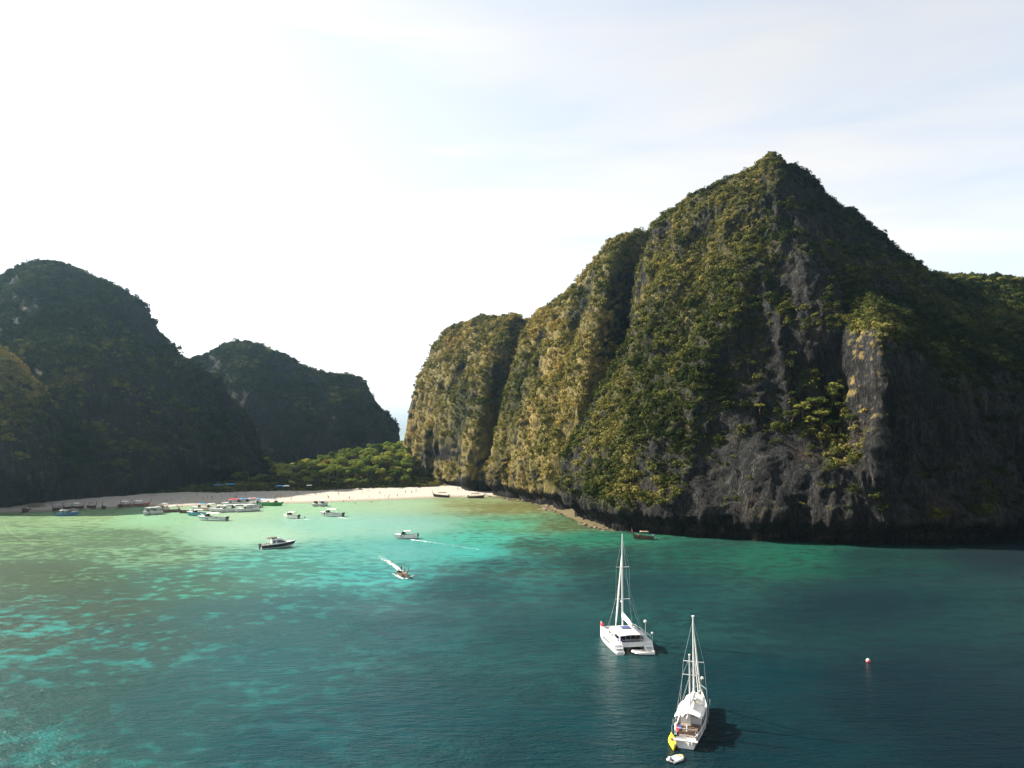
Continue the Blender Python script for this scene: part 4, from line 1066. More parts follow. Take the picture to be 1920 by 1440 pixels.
    for sg in (1, -1): MB().tube([(-1.75, sg * .62, .24), (.7, sg * .62, .26), (1.45, sg * .38, .36)], [.23, .24, .22], 10).build('side_tube', M['rubber'], tr, True)
    MB().tube([(1.42, .42, .36), (1.72, 0, .42), (1.42, -.42, .36)], .22, 10).build('bow_tube', M['rubber'], tr, True)
    MB().box((-.2, 0, .14), (2.9, 1.0, .08)).build('floor', M['grey'], tr)
    MB().box((-.2, 0, .42), (.3, 1.1, .06)).build('thwart', M['teak'], tr)
    MB().box((-1.62, 0, .32), (.08, 1.0, .4)).build('transom', M['gel'], tr)
catamaran()

# ------------------------------------------------------------------ two-masted ketch
def ketch():
    az = 20.0
    s_ = PZ(1286, 1404, 0.0); h = heading(az); d_ = np.array([math.cos(h), math.sin(h), 0]); L = 14.0
    c_ = s_ + d_ * (L / 2)
    root = empty('ketch', tuple(c_), h); tag(root, 'white ketch with bare masts and a cream awning seen from astern', 'sailboat')
    st = stations(L, 3.25, 1.25, .6, 1.95, .70, .9, 22, 2.0, .42, .80)
    V = MB(); V.loft([[(s['x'] + s['rk'], s['b'], s['zs']), (s['x'] + s['rk'] * .5, s['b'] * .97, s['zs'] * .5), (s['x'] + s['rk'] * .2, s['b'] * .72, -.1), (s['x'], 0, s['zk']), (s['x'] + s['rk'] * .2, -s['b'] * .72, -.1),
                       (s['x'] + s['rk'] * .5, -s['b'] * .97, s['zs'] * .5), (s['x'] + s['rk'], -s['b'], s['zs'])] for s in st], close=False)
    V.F.append(tuple(range(7)))
    hull = V.build('hull', M['gel'], root, True)
    sb = MB()
    for sg in (1, -1): sb.loft([[(s['x'] + s['rk'] * .95, sg * (s['b'] + .012), s['zs'] - .20), (s['x'] + s['rk'], sg * (s['b'] + .014), s['zs'] - .05)] for s in st], close=False)
    sb.build('rub_strake', M['teak'], hull)
    dk = MB(); dk.loft([[(s['x'] + s['rk'], u * (s['b'] - .02), s['zs'] - .06 + .08 * (1 - u * u)) for u in (-1, -.5, 0, .5, 1)] for s in st], close=False)
    deck = dk.build('deck', M['oldteak'], root)
    bw_ = MB()
    for sg in (1, -1): bw_.loft([[(s['x'] + s['rk'], sg * s['b'], s['zs'] - .06), (s['x'] + s['rk'], sg * s['b'], s['zs'] + .22), (s['x'] + s['rk'], sg * (s['b'] - .10), s['zs'] + .22), (s['x'] + s['rk'], sg * (s['b'] - .10), s['zs'] - .06)] for s in st], close=False)
    bw_.build('bulwark', M['gel'], hull)
    cab = MB(); cab.loft([[(x, -w / 2, 1.2), (x, -w / 2 + .1, z), (x, 0, z + .12), (x, w / 2 - .1, z), (x, w / 2, 1.2)] for x, w, z in ((-2.6, 2.5, 2.0), (.5, 2.6, 2.02), (2.6, 2.2, 1.95), (3.1, 1.8, 1.6))])
    cabin = cab.build('cabin', M['gel'], root)
    for sg in (1, -1):
        for x in (-1.8, -.7, .4, 1.5): MB().box((x, sg * 1.235, 1.66), (.55, .03, .24)).build('porthole', M['glass'], cabin)
    # cockpit well aft
    MB().box((-5.2, 0, 1.42), (1.9, 2.3, .30), .92).build('cockpit_coaming', M['wood'], root)
    for sg in (1, -1): MB().box((-5.2, sg * .95, 1.64), (1.6, .42, .14)).build('cockpit_seat', M['navy'] if sg > 0 else M['wood'], root)
    MB().tube([(-5.9, .0, 1.5), (-5.9, 0, 2.2)], .08, 6).build('steering_pedestal', M['gel'], root)
    wh = MB(); wh.tube([(-6.02, .42 * math.cos(a), 2.2 + .42 * math.sin(a)) for a in np.linspace(0, 2 * math.pi, 17)], .03, 5); wh.build('steering_wheel', M['teak'], root)
    # awnings stretched over boom and cabin
    for x0, x1, w0, w1, zz in ((-4.9, -.6, 3.15, 3.2, 2.75), (-.3, 2.6, 3.0, 2.2, 2.85)):
        a = MB(); nx, ny = 8, 8; R_ = []
        for i in range(nx + 1):
            t = i / nx; x = x0 + (x1 - x0) * t; w = w0 + (w1 - w0) * t
            R_.append([(x, u * w / 2, zz + .55 * (1 - abs(u) ** 1.3) - .08 * math.sin(t * 9 + u * 3) * abs(u) - .12 * math.sin(math.pi * t)) for u in np.linspace(-1, 1, ny + 1)])
        a.loft([r + [(p[0], p[1] * .99, p[2] - .03) for p in reversed(r)] for r in R_]); a.build('awning', M['awning'], root, True)
    for x in (-4.8, -.7):
        for sg in (1, -1): MB().tube([(x, sg * 1.5, 1.4), (x, sg * 1.5, 2.76)], .025, 5).build('awning_pole', M['wire'], root)
    # masts: tall main forward of the awning, shorter mizzen aft
    def rig(x, z0, top, r, spr, w, rake=0.0):
        m_ = MB().tube([(x, 0, z0), (x - rake * .5, 0, (z0 + top) / 2), (x - rake, 0, top)], [r, r * .9, r * .55], 10).build('mast', M['alu'], root)
        for z in spr:
            for sg in (1, -1): MB().tube([(x - rake * .4, 0, z), (x - rake * .4 - .1, sg * w, z + .05)], .05, 6).build('spreader', M['alu'], m_)
        MB().tube([(x - rake, 0, top), (x - rake, 0, top + .12)], r * 1.1, 8).build('masthead', M['gel'], m_)
        for sg in (1, -1):
            MB().tube([(x - .5, sg * 1.75, 1.5), (x - rake * .4 - .1, sg * w, spr[0] + .05), (x - rake, 0, top - .3)], .012, 5).build('shroud', M['wire'], m_)
            MB().tube([(x + .4, sg * 1.75, 1.5), (x - rake * .4, 0, spr[0])], .010, 5).build('lower_shroud', M['wire'], m_)
        return m_
    rig(1.0, 1.95, 13.1, .16, (7.6,), 1.25, .1)
    rig(-2.9, 1.3, 9.4, .12, (7.1,), .80, .1)
    b1 = MB().tube([(.85, 0, 3.55), (-2.9, 0, 3.45)], .10, 8).build('boom', M['alu'], root)
    MB().tube([(.7, 0, 3.85), (-.6, .02, 3.90), (-1.8, 0, 3.78), (-2.8, 0, 3.62)], [.26, .30, .25, .14], 10).build('furled_mainsail', M['sailcloth'], b1, True)
    MB().tube([(-3.5, 0, 3.1), (-6.3, 0, 3.05)], .07, 8).build('mizzen_boom', M['alu'], root)
    MB().tube([(7.6, 0, 1.9), (4.5, 0, 6.4), (.95, 0, 12.4)], [.09, .12, .04], 8).build('furled_jib', M['sailcloth'], root)
    MB().tube([(5.6, 0, 1.85), (.95, 0, 9.5)], [.09, .03], 6).build('furled_staysail', M['sailcloth'], root)
    MB().tube([(6.6, -.9, 1.9), (6.6, -.9, 2.6), (7.9, 0, 2.75), (6.6, .9, 2.6), (6.6, .9, 1.9)], .03, 5).build('bow_pulpit', M['wire'], root)
    for sg in (1, -1):
        for i in range(6): MB().tube([(-6 + 2.1 * i, sg * (1.5 + .42 * math.sin(math.pi * min(1, (i + .8) / 5.0))), 1.35), (-6 + 2.1 * i, sg * (1.5 + .42 * math.sin(math.pi * min(1, (i + .8) / 5.0))), 2.1)], .022, 5).build('stanchion', M['wire'], root)
    # things on the after deck and the transom platform
    MB().box((-7.15, 0, .95), (.42, 2.7, .12)).build('stern_platform', M['gel'], root)
    for sg in (1, -1): MB().tube([(-6.6, sg * 1.1, 1.3), (-7.1, sg * 1.15, 2.0), (-7.5, sg * 1.15, 2.05)], .05, 6).build('davit', M['wire'], root)
    MB().tube([(-6.7, -1.3, 1.3), (-6.7, -1.3, 2.15), (-6.9, 0, 2.2), (-6.7, 1.3, 2.15), (-6.7, 1.3, 1.3)], .03, 5).build('stern_rail', M['wire'], root)
    MB().tube([(-6.4, 1.15, 1.35), (-6.55, 1.15, 2.5)], .03, 5).build('flag_staff', M['teak'], root)
    MB().loft([[(-6.55, 1.13, 2.0), (-6.60, 1.0, 1.55)], [(-6.55, 1.16, 2.45), (-6.75, .75, 2.0)]], close=False).build('ensign', M['red'], root)
    MB().box((-4.9, -.2, 1.62), (.7, 1.2, .25), .9).build('deck_locker', M['wood'], root)
    MB().tube([(-5.6, 1.3, 1.45), (-4.6, 1.45, 1.75), (-3.6, 1.5, 1.45)], .16, 8).build('coiled_sail', M['awning'], root, True)
    for y in (-.75, -.35): MB().tube([(-7.35, y, .5), (-7.35, y, 1.0)], .07, 6).build('stern_fender', M['rubber'], root)
    lat = np.array([d_[1], -d_[0], 0])
    # yellow kayak alongside the port quarter
    k_ = PZ(1261, 1395, 0.0); ky = empty('kayak', (k_[0], k_[1], .05), heading(8)); tag(ky, 'bright yellow kayak floating at the port quarter of the ketch', 'kayak')
    r = []
    for i in range(15):
        t = i / 14; x = -2.1 + 4.2 * t; w = .48 * math.sin(math.pi * min(.985, max(.015, t))) ** .7
        r.append([(x, -w, .28), (x, -w * .6, .02), (x, 0, -.08), (x, w * .6, .02), (x, w, .28), (x, w * .5, .40 + .12 * abs(2*t-1)**3), (x, 0, .42 + .14 * abs(2*t-1)**3), (x, -w * .5, .40 + .12 * abs(2*t-1)**3)])
    MB().loft(r).build('hull', M['yellow'], ky, True)
    MB().tube([(.28 * math.cos(a) * 1.6, .24 * math.sin(a), .47) for a in np.linspace(0, 2 * math.pi, 13)], .035, 5).build('cockpit_rim', M['orange'], ky)
    MB().box((0, 0, .43), (.7, .38, .03)).build('seat', M['dark'], ky)
    # inflatable dinghy towed astern
    k_ = PZ(1268, 1426, 0.0); dg_ = empty('inflatable_dinghy', (k_[0], k_[1], 0), heading(52)); dg_.scale = (.66, .66, .66); tag(dg_, 'orange tubed inflatable dinghy with pale blue gear behind the ketch', 'dinghy')
    for sg in (1, -1): MB().tube([(-1.45, sg * .68, .26), (.6, sg * .68, .28), (1.2, sg * .42, .36)], [.2, .24, .22], 10).build('side_tube', M['rubber'], dg_, True)
    MB().tube([(1.17, .46, .36), (1.45, 0, .42), (1.17, -.46, .36)], .22, 10).build('bow_tube', M['orange'], dg_, True)
    MB().box((-.1, 0, .15), (2.5, 1.0, .08)).build('floor', M['rubber'], dg_)
    MB().box((.45, .1, .36), (.8, .75, .22), .8).build('gear_bag', M['ltblue'], dg_)
    MB().box((-.45, -.1, .34), (.45, .95, .10)).build('thwart', M['ltblue'], dg_)
    MB().box((-1.0, .1, .34), (.4, .6, .26), .85).build('fuel_tank', M['navy'], dg_)
    outboards(dg_, -1.3, 1, .30, .5, M['grey'])
ketch()

# ------------------------------------------------------------------ dark motor yacht with black side windows
def motor_yacht():
    c_ = PZ(519, 1027, 0.0); root = empty('motor_yacht', (c_[0], c_[1], 0), heading(58)); root.scale = (.86, .95, 1.15); tag(root, 'sleek white motor yacht with black windows and black outboard engines', 'motor yacht')
    L, B = 11.6, 3.4
    st = stations(L, B, 1.15, .5, 1.75, .9, 1.1, 18, 2.1, .4, .86)
    hull = hull_parts(root, st, M['gel'], M['deck'], .36, .55, M['dark'], (.12, .86))
    cab = MB(); cab.loft([[(x, -w / 2, 1.2), (x, -w / 2 + .18, 1.2 + .6 * (z - 1.2)), (x, -w / 2 + .45, z), (x, w / 2 - .45, z), (x, w / 2 - .18, 1.2 + .6 * (z - 1.2)), (x, w / 2, 1.2)] for x, w, z in
              ((-1.9, 2.7, 2.45), (-.6, 2.8, 2.75), (.9, 2.7, 2.65), (2.2, 2.3, 2.15), (3.6, 1.5, 1.62))]); cabin = cab.build('cabin', M['gel'], root)
    for sg in (1, -1): MB().loft([[(-1.8, sg * 1.34, 1.45), (.9, sg * 1.34, 1.45), (3.0, sg * .96, 1.45)], [(-1.7, sg * 1.21, 2.12), (.7, sg * 1.21, 2.20), (2.0, sg * 1.02, 1.95)]], close=False).build('side_window', M['glass'], cabin)
    MB().loft([[(2.28, -.78, 2.16), (2.28, .78, 2.16)], [(1.0, -.95, 2.69), (1.0, .95, 2.69)]], close=False).build('windscreen', M['glass'], cabin)
    MB().sheet(-3.9, -.2, 2.6, 2.4, 2.78, 2.86, .10, .08, 6, 6, .05).build('hardtop', M['wood'], root, True)
    for sg in (1, -1):
        MB().tube([(-3.6, sg * 1.2, 1.15), (-2.9, sg * 1.18, 2.8)], .07, 6).build('hardtop_arch', M['gel'], root)
    MB().box((-3.2, 0, .85), (.7, 2.4, .5)).box((-3.5, 0, 1.25), (.16, 2.4, .5)).build('stern_seat', M['wood'], root)
    outboards(root, -L / 2, 3, .75, .72)
    MB().tube([(2.2, -1.2, 1.55), (2.2, -1.2, 2.0), (5.9, 0, 2.35), (2.2, 1.2, 2.0), (2.2, 1.2, 1.55)], .025, 5).build('bow_rail', M['alu'], root)
motor_yacht()

# ------------------------------------------------------------------ speedboats in the shallows
SB = speedboat
SB('speedboat', 762, 1010, -96, 'small white speedboat running left with a foam trail across the lagoon', 7.2, 2.4, roof_x=(-.25, .12), eng=2, seats=2, roof_z=1.9, bow=1.25)
SB('speedboat', 623, 968, -80, 'white speedboat with a black stern alone in the mint green shallows', 9.5, 2.8, roof_x=(-.28, .22), stripe='grey', eng=3)
SB('speedboat', 547, 972, -70, 'short white speedboat beside a swimmer in the shallows', 6.6, 2.3, roof_x=(-.30, .18), eng=2, seats=2, roof_z=1.95, bow=1.2)
SB('speedboat', 593, 949, -150, 'tiny white open boat, left of a pair close to the sunlit beach', 5.2, 2.1, roof=None, eng=1, seats=2, bow=1.1, roof_x=(-.3, .1))
SB('speedboat', 606, 949, -160, 'tiny white boat with a roof, right of a pair close to the sunlit beach', 5.4, 2.1, roof_x=(-.25, .2), eng=1, seats=2, roof_z=1.9, bow=1.1)
SB('speedboat', 399, 976, -82, 'long white speedboat with teal stripe and black stern, front of the boat cluster', 12.0, 3.0, stripe='teal', roof_x=(-.32, .20), eng=3)
SB('speedboat', 371, 967, -84, 'teal hulled boat half behind the long striped speedboat', 9.0, 2.5, hull='teal', roof_x=(-.30, .15), eng=1, roof_z=1.9)
SB('speedboat', 378, 957, -110, 'white speedboat with pale blue canopy at the left of the moored row', 7.6, 2.6, roof='bluecloth', roof_x=(-.25, .12), eng=2)
SB('speedboat', 394, 957, -122, 'white speedboat with an orange stripe in the moored row', 7.6, 2.6, stripe='orange', roof_x=(-.3, .1), eng=2)
SB('speedboat', 408, 959, -134, 'small white speedboat with dark seats between larger ones in the row', 7.0, 2.5, roof_x=(-.3, .0), eng=2, roof_z=2.0)
SB('speedboat', 424, 960, -140, 'white speedboat pointing seaward in front of the red canopied boat', 10.0, 2.9, roof_x=(-.36, .14), eng=2)
SB('speedboat', 443, 959, -138, 'white speedboat pointing seaward, second from the right of the front row', 10.0, 2.9, roof_x=(-.36, .14), eng=2)
SB('speedboat', 463, 959, -136, 'white speedboat pointing seaward at the right end of the front row', 11.0, 3.0, roof_x=(-.38, .14), eng=3)
SB('speedboat', 435, 948, -140, 'white speedboat under a bright red canopy', 10.0, 3.0, roof='redcloth', roof_x=(-.36, .16), eng=2)
SB('speedboat', 453, 947, -138, 'white speedboat under a blue canopy next to the red canopied boat', 10.0, 3.0, roof='bluecloth', roof_x=(-.36, .14), eng=2)
SB('speedboat', 469, 946, -136, 'white speedboat under a faded pink canopy', 9.5, 2.9, roof='pinkcloth', roof_x=(-.36, .14), eng=2)
SB('speedboat', 485, 947, -136, 'white speedboat under a blue canopy next to the green hulled boat', 9.5, 2.9, roof='bluecloth', roof_x=(-.36, .14), eng=2)
SB('speedboat', 507, 948, 92, 'green hulled speedboat with a long white canopy at the end of the cluster', 11.5, 3.0, hull='green', roof_x=(-.40, .24), eng=2)
SB('speedboat', 478, 952, -100, 'low grey open boat lying behind the front row of speedboats', 6.5, 2.1, hull='grey', roof=None, eng=1, seats=2, roof_x=(-.3, .1))
SB('speedboat', 279, 965, -170, 'white canopied boat, left of two rafted side by side', 7.0, 2.5, roof_x=(-.38, .22), eng=2, seats=2)
SB('speedboat', 292, 964, -170, 'white canopied boat, right of two rafted side by side', 7.0, 2.5, roof_x=(-.38, .22), eng=2, seats=2)
SB('speedboat', 305, 957, -172, 'white canopied boat standing close behind the rafted pair', 7.4, 2.7, roof_x=(-.40, .22), eng=2, seats=2)
SB('speedboat', 125, 967, 75, 'dark blue boat floating at the edge of the left shadow', 8.5, 2.4, hull='bluehull', roof='grey', roof_x=(-.3, .15), eng=1, roof_z=1.8)
# longtails
longtail(755, 1080, 155, 'wooden longtail boat heading out with two people and a foam wake', 7.5, 1.9, 'wood', None).scale = (1, 1, 1)
longtail(321, 960, -150, 'weathered longtail boat with tall posts beside the white canopied boats', 8.5, 1.9, 'wood_pale', 'awning')
longtail(352, 962, -95, 'small longtail boat at the left of the moored cluster', 7.5, 1.9, 'wood', None)
longtail(261, 949, 100, 'pale wooden longtail boat at the right end of the beached row', 10.5, 2.1, 'wood_pale', 'awning', stripe='red')
longtail(236, 950, 108, 'pale longtail boat, second from the right end of the beached row', 9.0, 2.0, 'wood_pale', 'awning')
longtail(225, 951, 150, 'short longtail boat seen bow on in the beached row', 7.5, 1.9, 'wood', None)
longtail(194, 954, 160, 'dark longtail boat lying in front of the sunlit strip of sand', 7.5, 1.9, 'wood', None)
longtail(172, 953, 130, 'brown longtail boat at the left end of the sunlit strip of sand', 9.0, 2.0, 'wood', 'wood_pale')
longtail(146, 954, 120, 'longtail boat with a pale roof just inside the shaded beach', 9.0, 2.0, 'wood', 'awning')
longtail(126, 955, 175, 'dark longtail boat seen bow on in the shade of the beach', 8.0, 2.0, 'wood', 'grey')
longtail(105, 957, 170, 'dark longtail boat, second from the left on the shaded beach', 8.0, 2.0, 'wood', 'grey')
longtail(47, 960, 165, 'dark longtail boat at the left end of the shaded beach', 8.0, 2.0, 'wood', None)
longtail(828, 932, -82, 'wooden longtail boat drawn up on the right end of the bright sand', 9.0, 2.0, 'wood', 'wood')
longtail(892, 934, 100, 'wooden longtail boat afloat beside the end of the sand below the cliff', 9.0, 2.0, 'wood', 'wood')
longtail(1207, 1011, -84, 'weathered longtail boat moored under the dark sea cliff', 6.6, 1.8, 'wood', 'wood_pale')

# buoys
def buoy(px, py, r, lower, upper, label):
    q_ = PZ(px, py, 0.0); o = empty('mooring_buoy', (q_[0], q_[1], 0)); tag(o, label, 'buoy')
    MB().ball((0, 0, r * .35), r, 14, 10).build('float_ball', lower, o, True)
    MB().ball((-r * .22, -r * .12, r * .72), r * .78, 14, 10, .9).build('painted_cap', upper, o, True)
    MB().tube([(0, 0, r * 1.2), (0, 0, r * 1.65)], r * .13, 6).build('mooring_eye', M['wire'], o)
buoy(1628, 1241, .36, M['red'], M['gel'], 'red and white mooring buoy alone on the dark water')
buoy(1317, 1273, .24, M['rubber'], M['gel'], 'small white buoy to the right of the ketch masts')

# foam wakes
def foam_material():
    m = bpy.data.materials.new('wake_foam'); m.use_nodes = True; n, l = m.node_tree.nodes, m.node_tree.links; b = n['Principled BSDF']
    b.inputs['Base Color'].default_value = (.82, .84, .82, 1); b.inputs['Roughness'].default_value = .9
    at = n.new('ShaderNodeAttribute'); at.attribute_name = 'foam'
    t1 = wnoise(n, l, (1.1, 1.1, 1.1), 5, .7)
    v = math_n(n, l, 'ADD', at.outputs['Fac'], math_n(n, l, 'MULTIPLY', math_n(n, l, 'SUBTRACT', t1, .5), 3.4))
    l.new(ramp(n, l, v, [(.35, (0, 0, 0)), (1.0, (.9, .9, .9))]), b.inputs['Alpha'])
    return m
M['foam'] = foam_material()
def wake(pts, label, z=0.012):
    """pts: (px, py, width m, strength)"""
    q_ = np.array([PZ(a, b, 0) for a, b, _, _ in pts]); w = np.array([a[2] for a in pts]); f = np.array([a[3] for a in pts])
    t = np.linspace(0, len(pts) - 1, 40); k = np.arange(len(pts))
    c = np.stack([np.interp(t, k, q_[:, i]) for i in range(3)], -1); ww = np.interp(t, k, w); ff = np.interp(t, k, f)
    d = np.gradient(c, axis=0); d /= np.linalg.norm(d, axis=1, keepdims=True); s = np.stack([-d[:, 1], d[:, 0], d[:, 2] * 0], -1)
    u = np.linspace(-1, 1, 9)
    V = c[:, None, :] + s[:, None, :] * (ww[:, None] * u[None, :] / 2)[..., None]; V[..., 2] = z + .05 * (1 - u[None, :] ** 2) * np.minimum(1, ww[:, None])
    A = ff[:, None] * (1 - u[None, :] ** 2) ** .7
    A = A * np.minimum(1, np.minimum(t, len(pts) - 1 - t) * 4 + .05)[:, None]
    o = link('wake_foam', grid_mesh('wake_foam', V, M['foam'], True, {'foam': A})); tag(o, label, 'foam', kind='stuff')
wake([(767, 1011, 1.0, .9), (776, 1012.5, 1.4, .85), (788, 1014, 1.6, .65), (805, 1016.5, 1.8, .45), (830, 1020, 2.2, .32), (870, 1026, 2.6, .25), (910, 1032, 3.0, .12)], 'thin foam trail behind the small white speedboat')
wake([(753, 1073, 1.2, .9), (747, 1067, 1.5, .85), (738, 1060, 1.8, .68), (728, 1053, 2.2, .52), (718, 1048, 2.6, .38), (708, 1042, 3.0, .18)], 'white foam trail behind the outgoing longtail')
wake([(757, 1086, 1.1, .7), (751, 1083, 1.3, .75), (743, 1079, 1.4, .5), (735, 1074, 1.2, .15)], 'bow foam on the left of the outgoing longtail')
wake([(760, 1086, 1.0, .7), (766, 1083, 1.2, .75), (772, 1080, 1.2, .5), (778, 1077, 1.0, .15)], 'bow foam on the right of the outgoing longtail')
wake([(633, 969, 1.6, .6), (641, 971, 2.2, .62), (650, 972, 2.0, .45), (660, 973, 1.6, .2)], 'patch of foam at the stern of the black-sterned speedboat')
wake([(554, 973, 1.2, .5), (563, 974, 1.9, .62), (574, 974, 1.9, .6), (586, 975, 1.4, .2)], 'patch of foam between the short speedboat and the swimmer')

# swim line
def rope(px, label):
    q_ = [tuple(PZ(a, b, 0) + np.array([0, 0, .05])) for a, b in px]
    o = MB().tube(q_, .03, 6).build('float_line', M['rope']); tag(o, label, 'rope')
rope([(8, 975), (10, 985), (15, 993), (24, 1002), (38, 1009), (52, 1015), (66, 1019)], 'yellowish float line curving over the reef at the left edge')
rope([(768, 935), (776, 939), (784, 943), (791, 946)], 'short float line in the shallows off the right beach')

# ------------------------------------------------------------------ shelters on the sand
def shelter(px, py, w, d, h, mat, label, name='beach_shelter', rz=0.0, z=2.6):
    q_ = PZ(px, py, z); q_[2] = float(ground_z(q_[0], q_[1])); o = empty(name, tuple(q_), rz); tag(o, label, 'shelter')
    MB().sheet(-w/2, w/2, d, d*.95, h, h + .1, .5, .06, 6, 6, .15).build('tarp_roof', mat, o)
    for x in (-w*.45, w*.45):
        for y in (-d*.42, d*.42): MB().tube([(x, y, -.3), (x, y, h + .1)], .06, 5).build('post', M['wood'], o)
    MB().box((0, d*.2, .55), (w*.6, .6, .7)).build('counter', M['wood_pale'], o)
shelter(411, 919, 5.5, 3.5, 2.4, M['tarp'], 'blue tarpaulin shelter, left of two at the back of the shaded sand')
shelter(432, 918, 6.0, 3.5, 2.5, M['tarp'], 'blue tarpaulin shelter, right of two at the back of the shaded sand')
shelter(525, 920, 4.5, 3.0, 2.2, M['tarp'], 'small blue shelter where the sand turns sunny')
shelter(537, 920, 3.5, 3.0, 2.2, M['sailcloth'], 'small white shelter beside the blue one at the jungle edge')
shelter(580, 919, 3.0, 2.6, 2.2, M['sailcloth'], 'white hut roof under the jungle trees behind the sunny sand')
for i, (px, py) in enumerate([(112, 950), (118, 950), (124, 950), (131, 950), (92, 947), (425, 926), (416, 926), (690, 925)]):
    q_ = PZ(px, py, .8); z_ = float(ground_z(q_[0], q_[1]))
    r = MB().sheet(-1.0, 1.0, .75, .75, .10, .12, .03, .05, 4, 2).build('beach_mat', M['mat']); r.location = (q_[0], q_[1], z_); r.rotation_euler = (0, 0, random.uniform(-.4, .4))
    tag(r, 'dark mat lying on the shaded sand' if px < 600 else 'dark mat lying on the sunlit sand', 'mat', 'mats on the shaded sand' if px < 600 else None)

# ------------------------------------------------------------------ people on the sand and in the water
rp_ = random.Random(3)
def beach_person(px, py, zone, swim=False, deck=None):
    q_ = PZ(px, py, 0.0) if swim else PZ(px, py, 1.0)
    z_ = -1.05 if swim else float(ground_z(q_[0], q_[1]))
    ci = rp_.choice([0, 0, 0, 1, 2, 2, 3, 4, 5]); full = rp_.random() < .4; po = rp_.choice(['stand', 'walk'])
    what = 'clothes' if full else 'swimwear'
    if swim: lab, gr = 'person wading chest deep ' + zone, 'bathers ' + zone
    else: lab, gr = f'person in {CNAME[ci]} {what} {zone}', f'people in {CNAME[ci]} {what} {zone}'
    person(q_, rp_.uniform(0, 6.28), ci, full, po, lab, gr, z_)
for px, py in [(288, 935), (282, 936), (312, 941), (321, 940), (351, 929), (352, 941), (369, 935), (380, 938), (379, 941), (389, 937), (397, 937), (401, 937), (415, 936), (432, 933), (440, 935), (443, 935), (446, 932), (450, 933), (461, 933), (456, 938), (487, 937), (147, 942), (192, 944), (230, 945), (248, 942)]:
    beach_person(px, py, 'on the shaded sand')
for px, py in [(511, 935), (519, 933), (526, 935), (527, 931), (546, 937), (548, 926), (551, 927), (557, 930), (592, 931), (600, 929), (604, 927), (613, 933), (616, 934), (620, 924), (635, 930), (655, 934), (660, 923), (680, 928), (692, 932), (712, 928), (722, 931), (728, 932), (730, 930), (745, 930), (760, 926), (772, 926), (780, 924), (786, 917), (835, 918), (858, 921)]:
    beach_person(px, py, 'on the sunlit sand')
for px, py in [(644, 940), (660, 944), (667, 945), (690, 943), (696, 942), (600, 941), (774, 939), (571, 971), (336, 951), (341, 950), (398, 951)]:
    beach_person(px, py, 'in the shallows', True)
def crew(px, py, zdeck, ci, label, full=1):
    q_ = PZ(px, py, zdeck); person(q_, rp_.uniform(0, 6.28), ci, full, 'stand', label, None, zdeck)
crew(752, 1010, .95, 0, 'person in dark clothes standing on the bow of the running speedboat')
crew(759, 1076, .35, 0, 'person in dark clothes standing in the right of the outgoing longtail')
crew(752, 1073, .45, 0, 'person in dark clothes steering at the back of the outgoing longtail')
crew(608, 967, .95, 0, 'person in dark clothes on the bow of the black-sterned speedboat')
crew(345, 962, .5, 1, 'person in red standing in the small longtail boat')

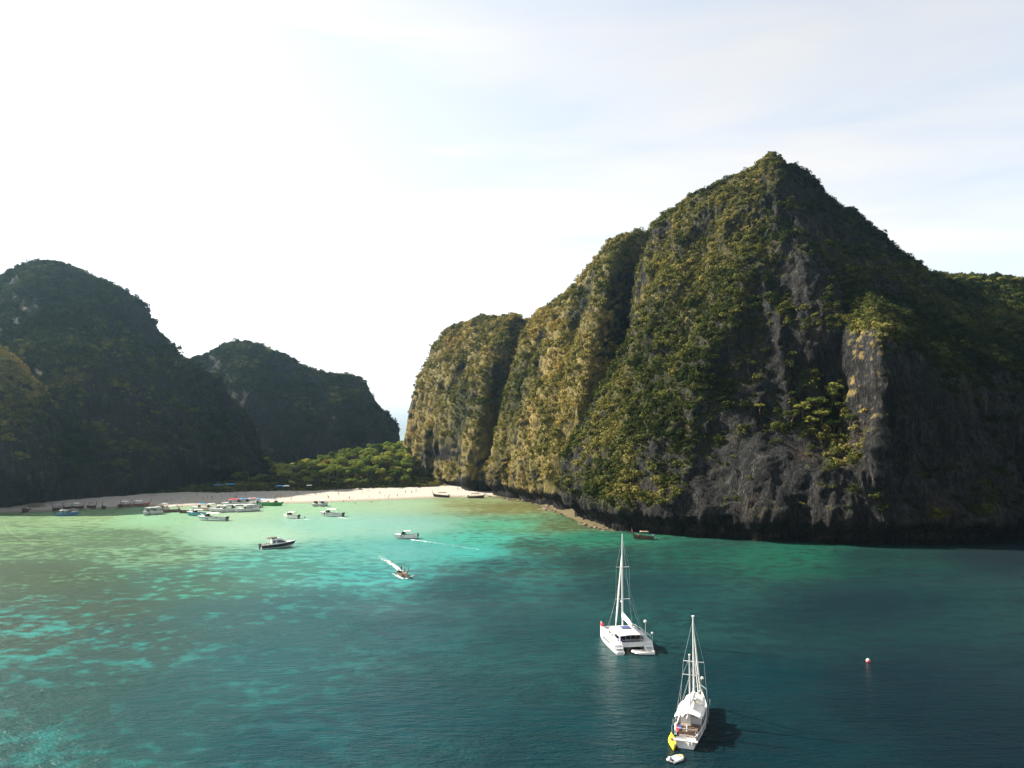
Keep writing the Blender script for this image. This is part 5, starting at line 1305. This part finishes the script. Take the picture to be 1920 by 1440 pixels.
# ------------------------------------------------------------------ shore rocks
def rock_shape(seed):
    rg = np.random.default_rng(seed); bm = bmesh.new(); bmesh.ops.create_icosphere(bm, subdivisions=3, radius=1.0)
    P_ = np.array([v.co[:] for v in bm.verts]); n_ = fbm(P_ * 1.3 + seed, 3, seed); n2 = np.abs(fbm(P_ * 2.6 + seed, 2, seed + 5))
    for v, a, b in zip(bm.verts, n_, n2): v.co *= 1 + .55 * a - .35 * b
    for v in bm.verts: v.co.z *= .6
    me = bpy.data.meshes.new('shore_rock'); bm.to_mesh(me); bm.free(); me.materials.append(M['wetrock']); return me
ROCKS = [rock_shape(60 + k) for k in range(5)]
rgk = np.random.default_rng(9)
def shore_rock(px, py, sc, label, group=None):
    q_ = PZ(px, py, 0.1); o = link('shore_rock', ROCKS[int(rgk.integers(0, 5))], None, (q_[0], q_[1], .05), (0, 0, rgk.uniform(0, 6.28))); o.scale = (sc, sc, sc * rgk.uniform(.6, 1))
    tag(o, label, 'rock', group)
for i in range(30):
    t = rgk.random(); px = 1012 + 50 * t + rgk.normal() * 4; py = 951 + 11 * t + rgk.normal() * 2.2
    shore_rock(px, py, rgk.uniform(.5, 1.5), 'brown rock in the scatter at the foot of the sunlit cliff', 'rocks at the foot of the sunlit cliff')
for i in range(16):
    t = rgk.random(); px = 1085 + 55 * t + rgk.normal() * 3; py = 980 + 14 * t + rgk.normal() * 1.2
    shore_rock(px, py, rgk.uniform(.4, 1.1), 'low rock on the ledge where the cliff shadow begins', 'rocks on the ledge below the cliff corner')
for i in range(20):
    t = rgk.random(); px = 900 + 110 * t; py = 929 + 15 * t + rgk.normal() * 1.2
    shore_rock(px, py, rgk.uniform(.5, 1.4), 'brown rock along the waterline right of the sand', 'rocks along the waterline right of the sand')
shore_rock(70, 953, 4.2, 'large dark rock lying on the shaded sand at the left')
shore_rock(52, 956, 2.4, 'smaller dark rock beside the large one on the shaded sand')

# ------------------------------------------------------------------ the air
def haze():
    x0, x1, y0, y1, z0, z1 = -6100, 6100, -2600, 7100, -7.5, 178
    V = [(x, y, z) for x in (x0, x1) for y in (y0, y1) for z in (z0, z1)]
    F = [(0, 1, 3, 2), (4, 6, 7, 5), (0, 4, 5, 1), (2, 3, 7, 6), (0, 2, 6, 4), (1, 5, 7, 3)]
    m = bpy.data.materials.new('sea_haze'); m.use_nodes = True
    n, l = m.node_tree.nodes, m.node_tree.links; n.clear()
    o_ = n.new('ShaderNodeOutputMaterial'); v = n.new('ShaderNodeVolumePrincipled')
    v.inputs['Color'].default_value = (0.50, 0.80, 1.0, 1); v.inputs['Density'].default_value = 0.00009; v.inputs['Anisotropy'].default_value = 0.82
    l.new(v.outputs[0], o_.inputs['Volume'])
    o = link('haze', new_mesh('haze', V, F, m))
    tag(o, 'pale sea haze softening the far mountains', 'haze', kind='stuff')
haze()
